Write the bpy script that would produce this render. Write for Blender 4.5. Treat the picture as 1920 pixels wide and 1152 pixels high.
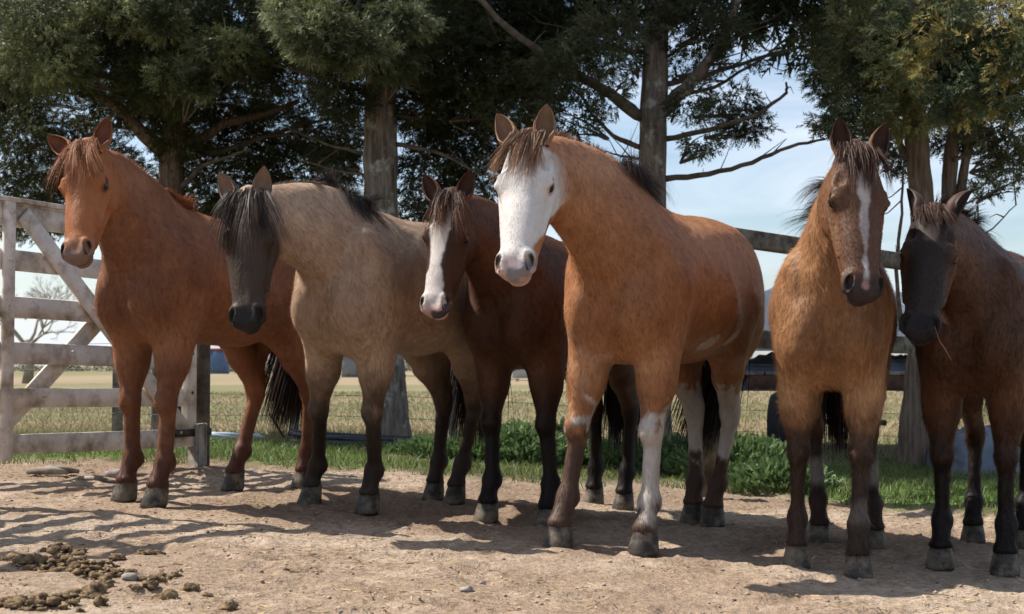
import bpy, math, random
import numpy as np
from mathutils import Vector, Matrix

# ---------------------------------------------------------------- scene, camera, sky, sun
S = bpy.context.scene
C = S.collection
for o in list(bpy.data.objects):
    bpy.data.objects.remove(o)
random.seed(7)
rng = np.random.default_rng(11)
R = math.radians

CAM_H = 0.78
FPX = 2667.0
HORIZON = 686.0
PITCH = math.atan((HORIZON - 576.0) / FPX)
cam_d = bpy.data.cameras.new('camera')
cam = bpy.data.objects.new('camera', cam_d)
C.objects.link(cam)
cam.location = (0, 0, CAM_H)
cam.rotation_euler = (math.pi / 2 + PITCH, 0, 0)
cam_d.sensor_width = 36
cam_d.lens = FPX / 1920 * 36
cam_d.clip_start = 0.1
cam_d.clip_end = 6000
cam_d.dof.use_dof = True
cam_d.dof.focus_distance = 6.4
cam_d.dof.aperture_fstop = 5.6
S.camera = cam

# sun: behind the row of horses, from the left, fairly high; shadows run to the right and a little towards the camera
SH = Vector((0.96, -0.28, 0)).normalized()
ELEV = R(51)
sun_dir = Vector((-SH.x * math.cos(ELEV), -SH.y * math.cos(ELEV), math.sin(ELEV)))   # towards the sun
sd = bpy.data.lights.new('sun', 'SUN')
sd.energy = 5.0
sd.angle = R(0.53)
sd.color = (1.0, 0.93, 0.83)
sun = bpy.data.objects.new('sun', sd)
C.objects.link(sun)
sun.rotation_euler = sun_dir.to_track_quat('Z', 'Y').to_euler()
sun.location = (-10, 8, 20)

W = bpy.data.worlds.new('World')
S.world = W
W.use_nodes = True
nt = W.node_tree
for n in list(nt.nodes):
    nt.nodes.remove(n)


def node(nt, t, **kw):
    n = nt.nodes.new(t)
    for k, v in kw.items():
        if k in n.inputs:
            n.inputs[k].default_value = v
        else:
            setattr(n, k, v)
    return n


sky = node(nt, 'ShaderNodeTexSky')
sky.sky_type = 'NISHITA'
sky.sun_disc = False
sky.sun_elevation = ELEV
sky.sun_rotation = math.atan2(sun_dir.x, sun_dir.y)
sky.air_density = 1.0
sky.dust_density = 1.0
sky.ozone_density = 2.0
tc = node(nt, 'ShaderNodeTexCoord')
mp = node(nt, 'ShaderNodeMapping')
mp.inputs['Scale'].default_value = (1.3, 1.3, 9.0)
mp.inputs['Rotation'].default_value = (0.06, 0.05, 0)
nz = node(nt, 'ShaderNodeTexNoise')
nz.inputs['Scale'].default_value = 2.1
nz.inputs['Detail'].default_value = 7
nz.inputs['Roughness'].default_value = 0.55
nz.inputs['Distortion'].default_value = 0.5
cr = node(nt, 'ShaderNodeValToRGB')
cr.color_ramp.elements[0].position = 0.40
cr.color_ramp.elements[0].color = (0.05, 0.05, 0.05, 1)
cr.color_ramp.elements[1].position = 0.70
cr.color_ramp.elements[1].color = (0.85, 0.85, 0.85, 1)
mx = node(nt, 'ShaderNodeMix', data_type='RGBA')
mx.inputs[7].default_value = (6.3, 6.8, 7.5, 1)       # thin high cloud, in the units of the sky texture
bg = node(nt, 'ShaderNodeBackground')
bg.inputs['Strength'].default_value = 0.096
wo = node(nt, 'ShaderNodeOutputWorld')
L = nt.links.new
L(tc.outputs['Generated'], mp.inputs['Vector'])
L(mp.outputs['Vector'], nz.inputs['Vector'])
L(nz.outputs['Fac'], cr.inputs['Fac'])
L(cr.outputs['Color'], mx.inputs[0])
L(sky.outputs['Color'], mx.inputs[6])
L(mx.outputs[2], bg.inputs['Color'])
L(bg.outputs['Background'], wo.inputs['Surface'])

S.view_settings.view_transform = 'Standard'
S.view_settings.look = 'None'
S.view_settings.gamma = 1.0
S.view_settings.exposure = 0.70
S.view_settings.use_curve_mapping = False
S.render.engine = 'CYCLES'


# ---------------------------------------------------------------- helpers
def smooth01(t):
    t = np.clip(t, 0, 1)
    return t * t * (3 - 2 * t)


def hash3(i, j, k, seed=0):
    n = (i * 374761393 + j * 668265263 + k * 2147483647 + seed * 1274126177) & 0xFFFFFFFF
    n = ((n ^ (n >> 13)) * 1274126177) & 0xFFFFFFFF
    n = n ^ (n >> 16)
    return (n & 0xFFFF) / 65535.0


def vnoise(P, scale=1.0, seed=0):
    """value noise on an (N,3) array, 0..1"""
    P = np.asarray(P, float) * scale
    I = np.floor(P).astype(np.int64)
    f = P - I
    f = f * f * (3 - 2 * f)
    r = 0
    for dx in (0, 1):
        for dy in (0, 1):
            for dz in (0, 1):
                w = (f[:, 0] if dx else 1 - f[:, 0]) * (f[:, 1] if dy else 1 - f[:, 1]) * (f[:, 2] if dz else 1 - f[:, 2])
                r = r + w * hash3(I[:, 0] + dx, I[:, 1] + dy, I[:, 2] + dz, seed)
    return r


def fbm(P, scale=1.0, seed=0, oct=4):
    r, a, t = 0, 0.5, 0
    for o in range(oct):
        r = r + a * vnoise(P, scale * 2 ** o, seed + o)
        t += a
        a *= 0.55
    return r / t


def ground_z(x, y):
    """the yard falls gently from left to right and runs into the level field"""
    x = np.asarray(x, float)
    y = np.asarray(y, float)
    base = -0.15 * np.tanh(0.064 * x / 0.15)
    k = 1 - smooth01((y - 10.5) / 8.0)
    return base * k


def ray(px, py):
    a, b = (px - 960) / FPX, (576 - py) / FPX
    c, s = math.cos(PITCH), math.sin(PITCH)
    return Vector((a, c - b * s, s + b * c))


def at(px, py, D):
    d = ray(px, py)
    return Vector((0, 0, CAM_H)) + d * (D / d.y)


def on_ground(px, py):
    d = ray(px, py)
    lo, hi = 1.0, 400.0
    for _ in range(60):
        m = (lo + hi) / 2
        p = Vector((0, 0, CAM_H)) + d * (m / d.y)
        if p.z > float(ground_z(p.x, p.y)):
            lo = m
        else:
            hi = m
    return Vector((0, 0, CAM_H)) + d * (lo / d.y)


def mesh_np(name, V, F, mat=None, parent=None, smooth=False, cols=None, nrm=None, F3=None):
    """V (N,3); F (M,4) quads and/or F3 (K,3) tris"""
    V = np.asarray(V, np.float32)
    me = bpy.data.meshes.new(name)
    me.vertices.add(len(V))
    me.vertices.foreach_set('co', V.ravel())
    parts = []
    starts = []
    tot = 0
    if F is not None and len(F):
        F = np.asarray(F, np.int32)
        parts.append(F.ravel())
        starts.append(tot + np.arange(len(F)) * F.shape[1])
        tot += F.size
    if F3 is not None and len(F3):
        F3 = np.asarray(F3, np.int32)
        parts.append(F3.ravel())
        starts.append(tot + np.arange(len(F3)) * 3)
        tot += F3.size
    L_ = np.concatenate(parts)
    st = np.concatenate(starts)
    me.loops.add(len(L_))
    me.loops.foreach_set('vertex_index', L_)
    me.polygons.add(len(st))
    me.polygons.foreach_set('loop_start', st.astype(np.int32))
    me.update(calc_edges=True)
    if smooth:
        me.polygons.foreach_set('use_smooth', np.ones(len(st), bool))
    if cols is not None:
        ca = me.color_attributes.new('col', 'FLOAT_COLOR', 'POINT')
        c4 = np.ones((len(V), 4), np.float32)
        c4[:, :3] = cols
        ca.data.foreach_set('color', c4.ravel())
    if nrm is not None:
        me.normals_split_custom_set_from_vertices(np.asarray(nrm, float).tolist())
    o = bpy.data.objects.new(name, me)
    C.objects.link(o)
    if mat:
        me.materials.append(mat)
    if parent:
        o.parent = parent
    return o


def tag(o, label=None, cat=None, group=None, kind=None):
    if label:
        o['label'] = label
    if cat:
        o['category'] = cat
    if group:
        o['group'] = group
    if kind:
        o['kind'] = kind
    return o


def empty(name, loc, label=None, cat=None, group=None):
    o = bpy.data.objects.new(name, None)
    o.empty_display_size = 0.2
    C.objects.link(o)
    o.location = loc
    bpy.context.view_layer.update()
    return tag(o, label, cat, group)


def adopt(o, parent):
    """parent o (built in world coordinates) under an empty without moving it"""
    o.parent = parent
    o.matrix_parent_inverse = Matrix.Translation(-Vector(parent.location))
    return o


def lin(r, g, b):
    f = lambda c: c / 255 / 12.92 if c / 255 <= 0.04045 else ((c / 255 + 0.055) / 1.055) ** 2.4
    return (f(r), f(g), f(b))


class MB:
    """collects boxes, tubes, prisms into one mesh"""
    def __init__(self):
        self.V, self.F, self.F3, self.n = [], [], [], 0

    def add(self, V, F, tri=False):
        V = np.asarray(V, float)
        (self.F3 if tri else self.F).append(np.asarray(F, int) + self.n)
        self.V.append(V)
        self.n += len(V)

    def box(self, c, size, rot=None, bev=0.0, taper=1.0, jit=0.0):
        """box; with bev the four long edges along x are chamfered through inset end rings"""
        sx, sy, sz = [s / 2 for s in size]
        b = min(bev, sy * 0.9, sz * 0.9, sx * 0.9)
        if b > 0:
            prof = [(-sy + b, -sz), (sy - b, -sz), (sy, -sz + b), (sy, sz - b), (sy - b, sz), (-sy + b, sz), (-sy, sz - b), (-sy, -sz + b)]
        else:
            prof = [(-sy, -sz), (sy, -sz), (sy, sz), (-sy, sz)]
        m = len(prof)
        xs = [-sx, -sx + b, sx - b, sx] if b > 0 else [-sx, sx]
        V = []
        for i, x in enumerate(xs):
            k = 1 - (b / max(sy, sz)) * (1 if i in (0, len(xs) - 1) and b > 0 else 0)
            V += [(x, p[0] * k, p[1] * k) for p in prof]
        V = np.array(V)
        if jit:
            V += rng.normal(0, jit, V.shape)
        F = []
        for i in range(len(xs) - 1):
            for j in range(m):
                F.append((i * m + j, i * m + (j + 1) % m, (i + 1) * m + (j + 1) % m, (i + 1) * m + j))
        F3 = []
        for j in range(1, m - 1):
            F3.append((0, j + 1, j))
            e = (len(xs) - 1) * m
            F3.append((e, e + j, e + j + 1))
        if rot is not None:
            V = V @ np.array(rot.to_3x3()).T if isinstance(rot, Matrix) else V @ np.array(rot).T
        V = V + np.array(c)
        n0 = self.n
        self.add(V, F)
        self.F3.append(np.asarray(F3, int) + n0)
        return self

    def beam(self, a, b, w, h, up=(0, 0, 1), bev=0.004, jit=0.0):
        """board from a to b; h along 'up', w across"""
        a, b = Vector(a), Vector(b)
        x = (b - a).normalized()
        u = Vector(up)
        z = (u - x * u.dot(x)).normalized()
        y = z.cross(x)
        M = Matrix((x, y, z)).transposed()
        return self.box((a + b) / 2, ((b - a).length, w, h), M, bev, jit=jit)

    def tube(self, pts, rad, n=6, cap=True, wob=0.0, seed=0):
        P = [Vector(p) for p in pts]
        if not hasattr(rad, '__len__'):
            rad = [rad] * len(P)
        V, F, F3 = [], [], []
        prev = None
        r_ = random.Random(seed)
        for i, p in enumerate(P):
            t = (P[min(i + 1, len(P) - 1)] - P[max(i - 1, 0)]).normalized()
            a = prev if prev is not None else (Vector((0, 0, 1)) if abs(t.z) < 0.9 else Vector((1, 0, 0)))
            a = (a - t * a.dot(t)).normalized()
            prev = a
            b = t.cross(a)
            for j in range(n):
                th = 2 * math.pi * j / n
                rr = rad[i] * (1 + (r_.uniform(-wob, wob) if wob else 0))
                V.append(p + (a * math.cos(th) + b * math.sin(th)) * rr)
        for i in range(len(P) - 1):
            for j in range(n):
                F.append((i * n + j, i * n + (j + 1) % n, (i + 1) * n + (j + 1) % n, (i + 1) * n + j))
        if cap:
            for j in range(1, n - 1):
                F3.append((0, j + 1, j))
                e = (len(P) - 1) * n
                F3.append((e, e + j, e + j + 1))
        n0 = self.n
        self.add([tuple(v) for v in V], F)
        if F3:
            self.F3.append(np.asarray(F3, int) + n0)
        return self

    def build(self, name, mat, parent=None, smooth=False, cols=None):
        o = mesh_np(name, np.concatenate(self.V), np.concatenate(self.F) if self.F else None, mat, None, smooth, cols,
                    F3=np.concatenate(self.F3) if self.F3 else None)
        if parent is not None:
            adopt(o, parent)
        return o


# ---------------------------------------------------------------- materials
def new_mat(name):
    m = bpy.data.materials.new(name)
    m.use_nodes = True
    nt = m.node_tree
    return m, nt, nt.nodes['Principled BSDF']


def noise_mat(name, c1, c2, scale=20, rough=0.85, bump=0.3, dist=0.01, stretch=(1, 1, 1), c3=None, scale3=3, lo=0.35, hi=0.65, spec=0.3, detail=6, lo3=0.45, hi3=0.62, objrand=0.0):
    m, nt, b = new_mat(name)
    L = nt.links.new
    tc = node(nt, 'ShaderNodeTexCoord')
    mp = node(nt, 'ShaderNodeMapping')
    mp.inputs['Scale'].default_value = stretch
    L(tc.outputs['Object'], mp.inputs['Vector'])
    nz = node(nt, 'ShaderNodeTexNoise', Scale=scale, Detail=detail, Roughness=0.6)
    L(mp.outputs['Vector'], nz.inputs['Vector'])
    r = node(nt, 'ShaderNodeValToRGB')
    r.color_ramp.elements[0].position = lo
    r.color_ramp.elements[1].position = hi
    r.color_ramp.elements[0].color = (*c1, 1)
    r.color_ramp.elements[1].color = (*c2, 1)
    L(nz.outputs['Fac'], r.inputs['Fac'])
    out = r.outputs['Color']
    if c3:
        n3 = node(nt, 'ShaderNodeTexNoise', Scale=scale3, Detail=5, Roughness=0.65)
        L(tc.outputs['Object'], n3.inputs['Vector'])
        r3 = node(nt, 'ShaderNodeValToRGB')
        r3.color_ramp.elements[0].position = lo3
        r3.color_ramp.elements[1].position = hi3
        mx = node(nt, 'ShaderNodeMix', data_type='RGBA')
        mx.inputs[7].default_value = (*c3, 1)
        L(n3.outputs['Fac'], r3.inputs['Fac'])
        L(r3.outputs['Color'], mx.inputs[0])
        L(out, mx.inputs[6])
        out = mx.outputs[2]
    if objrand:
        oi = node(nt, 'ShaderNodeObjectInfo')
        mr = node(nt, 'ShaderNodeMapRange')
        mr.inputs['To Min'].default_value = 1 - objrand
        mr.inputs['To Max'].default_value = 1 + objrand
        L(oi.outputs['Random'], mr.inputs['Value'])
        vm = node(nt, 'ShaderNodeVectorMath', operation='SCALE')
        L(out, vm.inputs[0])
        L(mr.outputs['Result'], vm.inputs['Scale'])
        out = vm.outputs[0]
    L(out, b.inputs['Base Color'])
    b.inputs['Roughness'].default_value = rough
    b.inputs['Specular IOR Level'].default_value = spec
    if bump:
        bp = node(nt, 'ShaderNodeBump', Strength=bump, Distance=dist)
        L(nz.outputs['Fac'], bp.inputs['Height'])
        L(bp.outputs['Normal'], b.inputs['Normal'])
    return m


def attr_mat(name, rough=0.7, spec=0.25, var=0.25, scale=60, transl=0.0, bump=0.0, dist=0.004, sheen=0.0):
    """colour from the mesh attribute 'col', broken up by noise"""
    m, nt, b = new_mat(name)
    L = nt.links.new
    a = node(nt, 'ShaderNodeAttribute', attribute_name='col')
    tc = node(nt, 'ShaderNodeTexCoord')
    nz = node(nt, 'ShaderNodeTexNoise', Scale=scale, Detail=4, Roughness=0.65)
    L(tc.outputs['Object'], nz.inputs['Vector'])
    mr = node(nt, 'ShaderNodeMapRange')
    mr.inputs['From Min'].default_value = 0.3
    mr.inputs['From Max'].default_value = 0.7
    mr.inputs['To Min'].default_value = 1 - var
    mr.inputs['To Max'].default_value = 1 + var
    L(nz.outputs['Fac'], mr.inputs['Value'])
    vm = node(nt, 'ShaderNodeVectorMath', operation='SCALE')
    L(a.outputs['Color'], vm.inputs[0])
    L(mr.outputs['Result'], vm.inputs['Scale'])
    L(vm.outputs[0], b.inputs['Base Color'])
    b.inputs['Roughness'].default_value = rough
    b.inputs['Specular IOR Level'].default_value = spec
    if sheen:
        b.inputs['Sheen Weight'].default_value = sheen
        b.inputs['Sheen Roughness'].default_value = 0.35
        v2 = node(nt, 'ShaderNodeVectorMath', operation='SCALE')
        v2.inputs['Scale'].default_value = 2.2
        L(vm.outputs[0], v2.inputs[0])
        L(v2.outputs[0], b.inputs['Sheen Tint'])
    if bump:
        bp = node(nt, 'ShaderNodeBump', Strength=bump, Distance=dist)
        L(nz.outputs['Fac'], bp.inputs['Height'])
        L(bp.outputs['Normal'], b.inputs['Normal'])
    if transl:
        out = nt.nodes['Material Output']
        tr = node(nt, 'ShaderNodeBsdfTranslucent')
        L(vm.outputs[0], tr.inputs['Color'])
        ms = node(nt, 'ShaderNodeMixShader')
        ms.inputs[0].default_value = transl
        L(b.outputs[0], ms.inputs[1])
        L(tr.outputs[0], ms.inputs[2])
        L(ms.outputs[0], out.inputs['Surface'])
    return m


def V3(*a):
    return np.array(a, float)


def unit(a):
    a = np.asarray(a, float)
    return a / max(np.linalg.norm(a), 1e-9)


def mixc(a, b, m):
    m = np.clip(m, 0, 1)[:, None]
    return a * (1 - m) + np.asarray(b, float)[None] * m
# ---------------------------------------------------------------- ground
def axis_pts(segs):
    out = []
    for a, b, st in segs:
        out += list(np.arange(a, b, st))
    return np.array(out + [segs[-1][1]])


def grass_edge(x):
    """distance at which the bare yard gives way to the grass verge"""
    x = np.asarray(x, float)
    return 9.75 + .30 * np.sin(x * 1.3 + .5) * .4 - .95 * smooth01((x - 1.3) / 1.6) - .25 * smooth01((-x - 2.0) / 1.5) + (vnoise(np.stack([x, x * 0, x * 0], -1).reshape(-1, 3), 2.1, 5).reshape(x.shape) - .5) * .4


gx = axis_pts([(-900, -60, 60), (-60, -10, 4), (-10, -3.6, .16), (-3.6, 3.8, .034), (3.8, 10, .16), (10, 60, 4), (60, 900, 60)])
gy = axis_pts([(-30, 0, 4), (0, 3.6, .3), (3.6, 10.4, .034), (10.4, 16, .09), (16, 60, 1.0), (60, 3000, 90)])
GX, GY = np.meshgrid(gx, gy)
PV = np.stack([GX.ravel(), GY.ravel(), np.zeros(GX.size)], 1)
base = ground_z(PV[:, 0], PV[:, 1])
near = 1 - smooth01((PV[:, 1] - 12) / 3)
gm = smooth01((PV[:, 1] - grass_edge(PV[:, 0]) + (fbm(PV, 3.1, 77) - .5) * .9) / .35)
rel = (fbm(PV, 1.7, 61, 3) - .5) * .035 + (fbm(PV, 7, 62, 3) - .5) * .028 + (fbm(PV, 22, 63, 2) - .5) * .016
churn = smooth01((fbm(PV, 1.1, 68, 2) - .40) / .15) * smooth01((PV[:, 1] - 6.2) / 1.0)
rel = rel + (np.abs(fbm(PV, 13, 66, 2) - .5)) * .05 * churn
PV[:, 2] = base + (rel - .012) * near + gm * near * .03
hp_ = np.random.default_rng(5)
for _ in range(240):
    cx_, cy_ = hp_.uniform(-3, 3.3), 4.4 + 5.0 * hp_.random() ** .8
    aa = hp_.uniform(0, 6.28)
    m_ = (np.abs(PV[:, 0] - cx_) < .14) & (np.abs(PV[:, 1] - cy_) < .14)
    q_ = PV[m_][:, :2] - V3(cx_, cy_)
    q_ = np.stack([q_[:, 0] * math.cos(aa) + q_[:, 1] * math.sin(aa), (-q_[:, 0] * math.sin(aa) + q_[:, 1] * math.cos(aa)) * .85], 1)
    d_ = np.linalg.norm(q_, axis=1) / .072
    PV[m_, 2] += -.016 * np.exp(-d_ ** 4) + .008 * np.exp(-((d_ - 1.3) / .3) ** 2)
n_a, n_b, n_c = fbm(PV, 1.3, 71), fbm(PV, 8, 72), fbm(PV, 40, 73, 2)
dirt = np.tile(V3(.335, .262, .198), (len(PV), 1))
dirt = mixc(dirt, (.235, .165, .115), smooth01((n_a - .42) * 5) * .7)
dirt = mixc(dirt, (.43, .335, .25), smooth01((n_b - .54) * 6) * .5)
dirt = mixc(dirt, (.17, .115, .075), smooth01((n_c - .57) * 8) * .5)
dirt = mixc(dirt, (.21, .150, .105), churn * .75)
verge = np.tile(V3(.10, .095, .045), (len(PV), 1))
verge = mixc(verge, (.075, .13, .03), smooth01((n_a - .45) * 5))
field = np.tile(V3(.27, .21, .135), (len(PV), 1))
fn = fbm(PV * V3(.25, 1, 1), .22, 75)
field = mixc(field, (.145, .155, .07), smooth01((fn - .42) * 7) * .8)
field = mixc(field, (.21, .155, .10), smooth01((fbm(PV * V3(.2, 1, 1), .5, 76) - .5) * 6) * .6)
gcol = dirt * (1 - gm)[:, None] + verge * gm[:, None]
fm = smooth01((PV[:, 1] - 12.6 + (n_a - .5) * 1.5) / 1.6)
gcol = gcol * (1 - fm)[:, None] + field * fm[:, None]
i = np.arange(len(PV)).reshape(GX.shape)
GF = np.stack([i[:-1, :-1].ravel(), i[:-1, 1:].ravel(), i[1:, 1:].ravel(), i[1:, :-1].ravel()], 1)
GMAT = attr_mat('ground_soil', rough=.95, spec=.1, var=.30, scale=38, bump=1.0, dist=.02)
g = mesh_np('ground', PV, GF, GMAT, None, True, gcol)
tag(g, kind='structure')


def surf_z(x, y):
    """height of the modelled ground near the yard"""
    xi = np.clip(np.searchsorted(gx, x), 1, len(gx) - 1)
    yi = np.clip(np.searchsorted(gy, y), 1, len(gy) - 1)
    Zg = PV[:, 2].reshape(GX.shape)
    return Zg[yi, xi]


# ---------------------------------------------------------------- grass, dry grass
def blades(name, x, y, h, w, lean, c1, c2, mat, z=None, up=.0, label=None):
    n = len(x)
    z = surf_z(x, y) if z is None else z
    a = rng.uniform(0, 2 * math.pi, n)
    la = rng.uniform(0, 2 * math.pi, n)
    P = np.stack([x, y, z - .005], 1)
    sd = np.stack([np.cos(a), np.sin(a), 0 * a], 1) * (w * .5)[:, None]
    ln = np.stack([np.cos(la), np.sin(la), 0 * a], 1) * (h * lean * rng.uniform(.2, 1.2, n))[:, None]
    upv = np.stack([0 * a, 0 * a, h], 1)
    V = np.stack([P - sd, P + sd, P + ln * .35 + upv * .6 - sd * .7, P + ln * .35 + upv * .6 + sd * .7, P + ln + upv * .95], 1).reshape(-1, 3)
    b = (np.arange(n) * 5)[:, None]
    F = np.concatenate([b, b + 1, b + 3, b + 2], 1)
    F3 = np.concatenate([b + 2, b + 3, b + 4], 1)
    if name == 'dry_grass':
        F, F3 = None, np.concatenate([b, b + 1, b + 4], 1)
    k = rng.random(n)[:, None]
    c = np.array(c1)[None] * (1 - k) + np.array(c2)[None] * k
    c = np.repeat(c * rng.uniform(.7, 1.25, (n, 1)), 5, 0)
    o = mesh_np(name, V, F, mat, None, False, c, F3=F3)
    return tag(o, label=label, cat=None, kind='stuff')


LEAFM = attr_mat('leaf_blade', rough=.55, spec=.35, var=.12, scale=12, transl=.35)
DRYM = attr_mat('dry_blade', rough=.8, spec=.15, var=.1, scale=9, transl=.25)
FOLM = attr_mat('cypress_leaf', rough=.6, spec=.3, var=.15, scale=7, transl=.30)

n = 90000
x = rng.uniform(-4.8, 5.2, n)
y = rng.uniform(8.2, 13.2, n) 
keep = (y > grass_edge(x) + .05 + (fbm(np.stack([x, y, 0 * x], 1), 2.6, 81) - .5) * .9) & (rng.random(n) < .30 + .95 * fbm(np.stack([x, y, 0 * x], 1), 1.6, 83) ** 1.2)
x, y = x[keep], y[keep]
tall = fbm(np.stack([x, y, 0 * x], 1), 1.2, 85)
h = .015 + .085 * rng.random(len(x)) * tall * 1.4
tag(blades('grass', x, y, h, rng.uniform(.004, .009, len(x)), .9, (.075, .125, .028), (.17, .20, .06), LEAFM), 'short green grass along the fence behind the horses', 'grass')
n = 90000
y = 12.2 + 30 * rng.random(n) ** 1.8
x = rng.uniform(-.42, .42, n) * y
zz = np.where(y < 18, ground_z(x, y), 0)
h = (.025 + .075 * rng.random(n) ** 1.5) * (.6 + .9 * fbm(np.stack([x, y, 0 * x], 1), .6, 87))
tag(blades('dry_grass', x, y, h, rng.uniform(.006, .016, n) * (1 + (y - 12) * .05), 1.0, (.34, .27, .165), (.17, .18, .085), DRYM, z=zz), 'dry yellow pasture grass in the field behind the wire fence', 'pasture grass')


def leafy_plant(cx, cy, rx, ry, h, n, label, seed, group):
    """low weed: divided leaves on stalks fanning out of the crown"""
    r = np.random.default_rng(seed)
    V, F3, c = [], [], []
    nl = int(n * 2.1)
    th = r.uniform(0, 2 * math.pi, nl)
    rad = np.sqrt(r.random(nl))
    bx, by = cx + np.cos(th) * rad * rx, cy + np.sin(th) * rad * ry
    hh = h * (1 - rad ** 2 * .65) * r.uniform(.35, 1.05, nl)
    root = empty('weed_plant', (cx, cy, float(surf_z(np.array([cx]), np.array([cy]))[0])), label, 'weed', group)
    st = MB()
    zz = surf_z(bx, by)
    for k in range(nl):
        tip = V3(bx[k], by[k], zz[k] + hh[k])
        d = unit(V3(math.cos(th[k]) * rad[k], math.sin(th[k]) * rad[k], .5 + r.random() * .6) + r.normal(0, .35, 3))
        sd = unit(np.cross(d, r.normal(0, 1, 3)))
        L_ = r.uniform(.03, .062)
        col = mixc(np.array([[.070, .130, .042]]), (.165, .24, .095), np.array([r.random()]))[0]
        b0 = len(V)
        for m in range(5):
            a = m / 4
            for g_ in (-1, 1):
                q = tip + d * L_ * (a - .3)
                out = unit(sd * g_ + d * .7)
                ll = L_ * (.55 - .35 * abs(a - .35)) 
                ww = .0075
                V += [q - d * ww, q + d * ww, q + out * ll + V3(0, 0, -.3 * ll)]
                F3.append((len(V) - 3, len(V) - 2, len(V) - 1))
                c += [col] * 3
        if k % 14 == 0:
            st.tube([(cx + (bx[k] - cx) * .5, cy + (by[k] - cy) * .5, zz[k] - .02), tuple(tip)], [.004, .002], 3, cap=False)
    o = mesh_np('leaves', np.array(V), None, LEAFM, None, False, np.array(c), F3=np.array(F3))
    adopt(o, root)
    st.build('stem', STEM, root)


STEM = noise_mat('plant_stem', (.10, .13, .05), (.16, .17, .07), scale=30)
weeds = [((905, 870), .30, .22, .26, 380, 'low feathery green weed between the dun horse and the dark bay horse'),
         ((985, 876), .42, .28, .36, 800, 'bushy green weed seen between the front legs of the dark bay'),
         ((1060, 868), .30, .25, .36, 500, 'feathery weed clump behind the bald-faced horse, left of its legs'),
         ((1262, 892), .36, .26, .33, 600, 'feathery weed clump between the legs of the bald-faced horse'),
         ((1395, 905), .46, .32, .40, 1000, 'large bushy weed in front of the old tyre'),
         ((1460, 925), .34, .22, .27, 500, 'low weed clump beside the legs of the shaggy brown horse'),
         ((820, 864), .32, .20, .18, 320, 'low sparse weed behind the hind legs of the dun horse'),
         ((1130, 884), .34, .20, .26, 420, 'weed clump between the dark bay and bald-faced horses, behind black tail hair'),
         ((1330, 885), .30, .25, .30, 400, 'weed clump just left of the largest bushy weed')]
for k, (q, rx, ry, h_, n_, lb) in enumerate(weeds):
    w_ = on_ground(*q)
    leafy_plant(w_.x, w_.y, rx * 1.25, ry, h_ * .82, int(n_ * 1.1), lb, 100 + k, 'feathery weeds along the fence')

# ---------------------------------------------------------------- white gate
WHITE = noise_mat('white_painted_board', (.50, .445, .39), (.66, .60, .535), scale=6, stretch=(1, 1, 1), rough=.75, bump=.35, dist=.004, c3=(.20, .16, .10), scale3=5.5, lo3=.47, hi3=.70, objrand=.08)
OLDWOOD = noise_mat('weathered_wood', (.085, .066, .050), (.21, .175, .14), scale=9, stretch=(1, 1, 1), rough=.9, bump=.7, dist=.01, c3=(.30, .27, .23), scale3=6)
IRON = noise_mat('dark_iron', (.02, .018, .017), (.06, .045, .036), scale=30, rough=.55, spec=.5)
IRON.node_tree.nodes['Principled BSDF'].inputs['Metallic'].default_value = .6
WIRE = noise_mat('fence_wire', (.10, .09, .08), (.16, .14, .12), scale=40, rough=.5)

GA = Vector((-2.92, 8.10, 0))
GD = Vector((.4755, .8797, 0))
GN = Vector((GD.y, -GD.x, 0))       # towards the yard and camera side


def gp(t, z, off=0.0):
    q = GA + GD * t + GN * off
    return Vector((q.x, q.y, z))


gt = empty('gate', gp(.7, float(ground_z(-2.6, 8.7))), 'white painted wooden field gate with diagonal braces behind the chestnut horse', 'gate')


def board(parent, name, a, b, thick, h, up=(0, 0, 1), mat=None, **k):
    m = MB()
    m.beam(a, b, thick, h, up, .004, .0012)
    return m.build(name, mat or WHITE, parent, False, **k)


T0, T1 = -.42, 1.56
for (zt, zb, drop) in ((1.725, 1.59, .0), (1.457, 1.336, 0), (1.190, 1.066, 0), (.925, .800, 0), (.660, .546, 0), (.394, .280, 0)):
    z = (zt + zb) / 2
    board(gt, 'rail', gp(T0, z), gp(T1 - .02, z - .035), .026, zt - zb)
board(gt, 'top_cap', gp(T0, 1.742, .004), gp(T1 + .12, 1.705, .004), .085, .028)
board(gt, 'stile', gp(.035, .24, .029), gp(.035, 1.722, .029), .026, .080, up=tuple(GD))
board(gt, 'stile', gp(1.60, .24, .004), gp(1.60, 1.69, .004), .060, .085, up=tuple(GD))
board(gt, 'brace', gp(.135, 1.66, .030), gp(1.53, .36, .030), .024, .105)
board(gt, 'brace', gp(.80, 1.06, -.030), gp(-.10, .30, -.030), .024, .115)
board(gt, 'brace', gp(.80, 1.06, -.030), gp(1.56, 1.60, -.030), .024, .10)
for t, z in ((.035, 1.66), (.16, 1.62), (.035, 1.39), (.40, 1.39), (.035, 1.13), (.68, 1.13), (.035, .86), (.95, .86), (.52, .86), (.30, .60), (.035, .60), (1.22, .60), (1.48, .34), (.035, .335), (1.6, .60), (1.6, .335), (1.6, .86)):
    m = MB()
    o_ = .047 if t < 1.55 else .036
    m.tube([gp(t, z, o_ - .006), gp(t, z, o_ + .002), gp(t, z, o_ + .005)], [.011, .011, .006], 8)
    m.build('bolt', IRON if t > 1.5 else WHITE, gt)
m = MB()
m.beam(gp(1.38, .335, .040), gp(1.78, .335, .046), .008, .050)
m.build('hinge_strap', IRON, gt)
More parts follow.
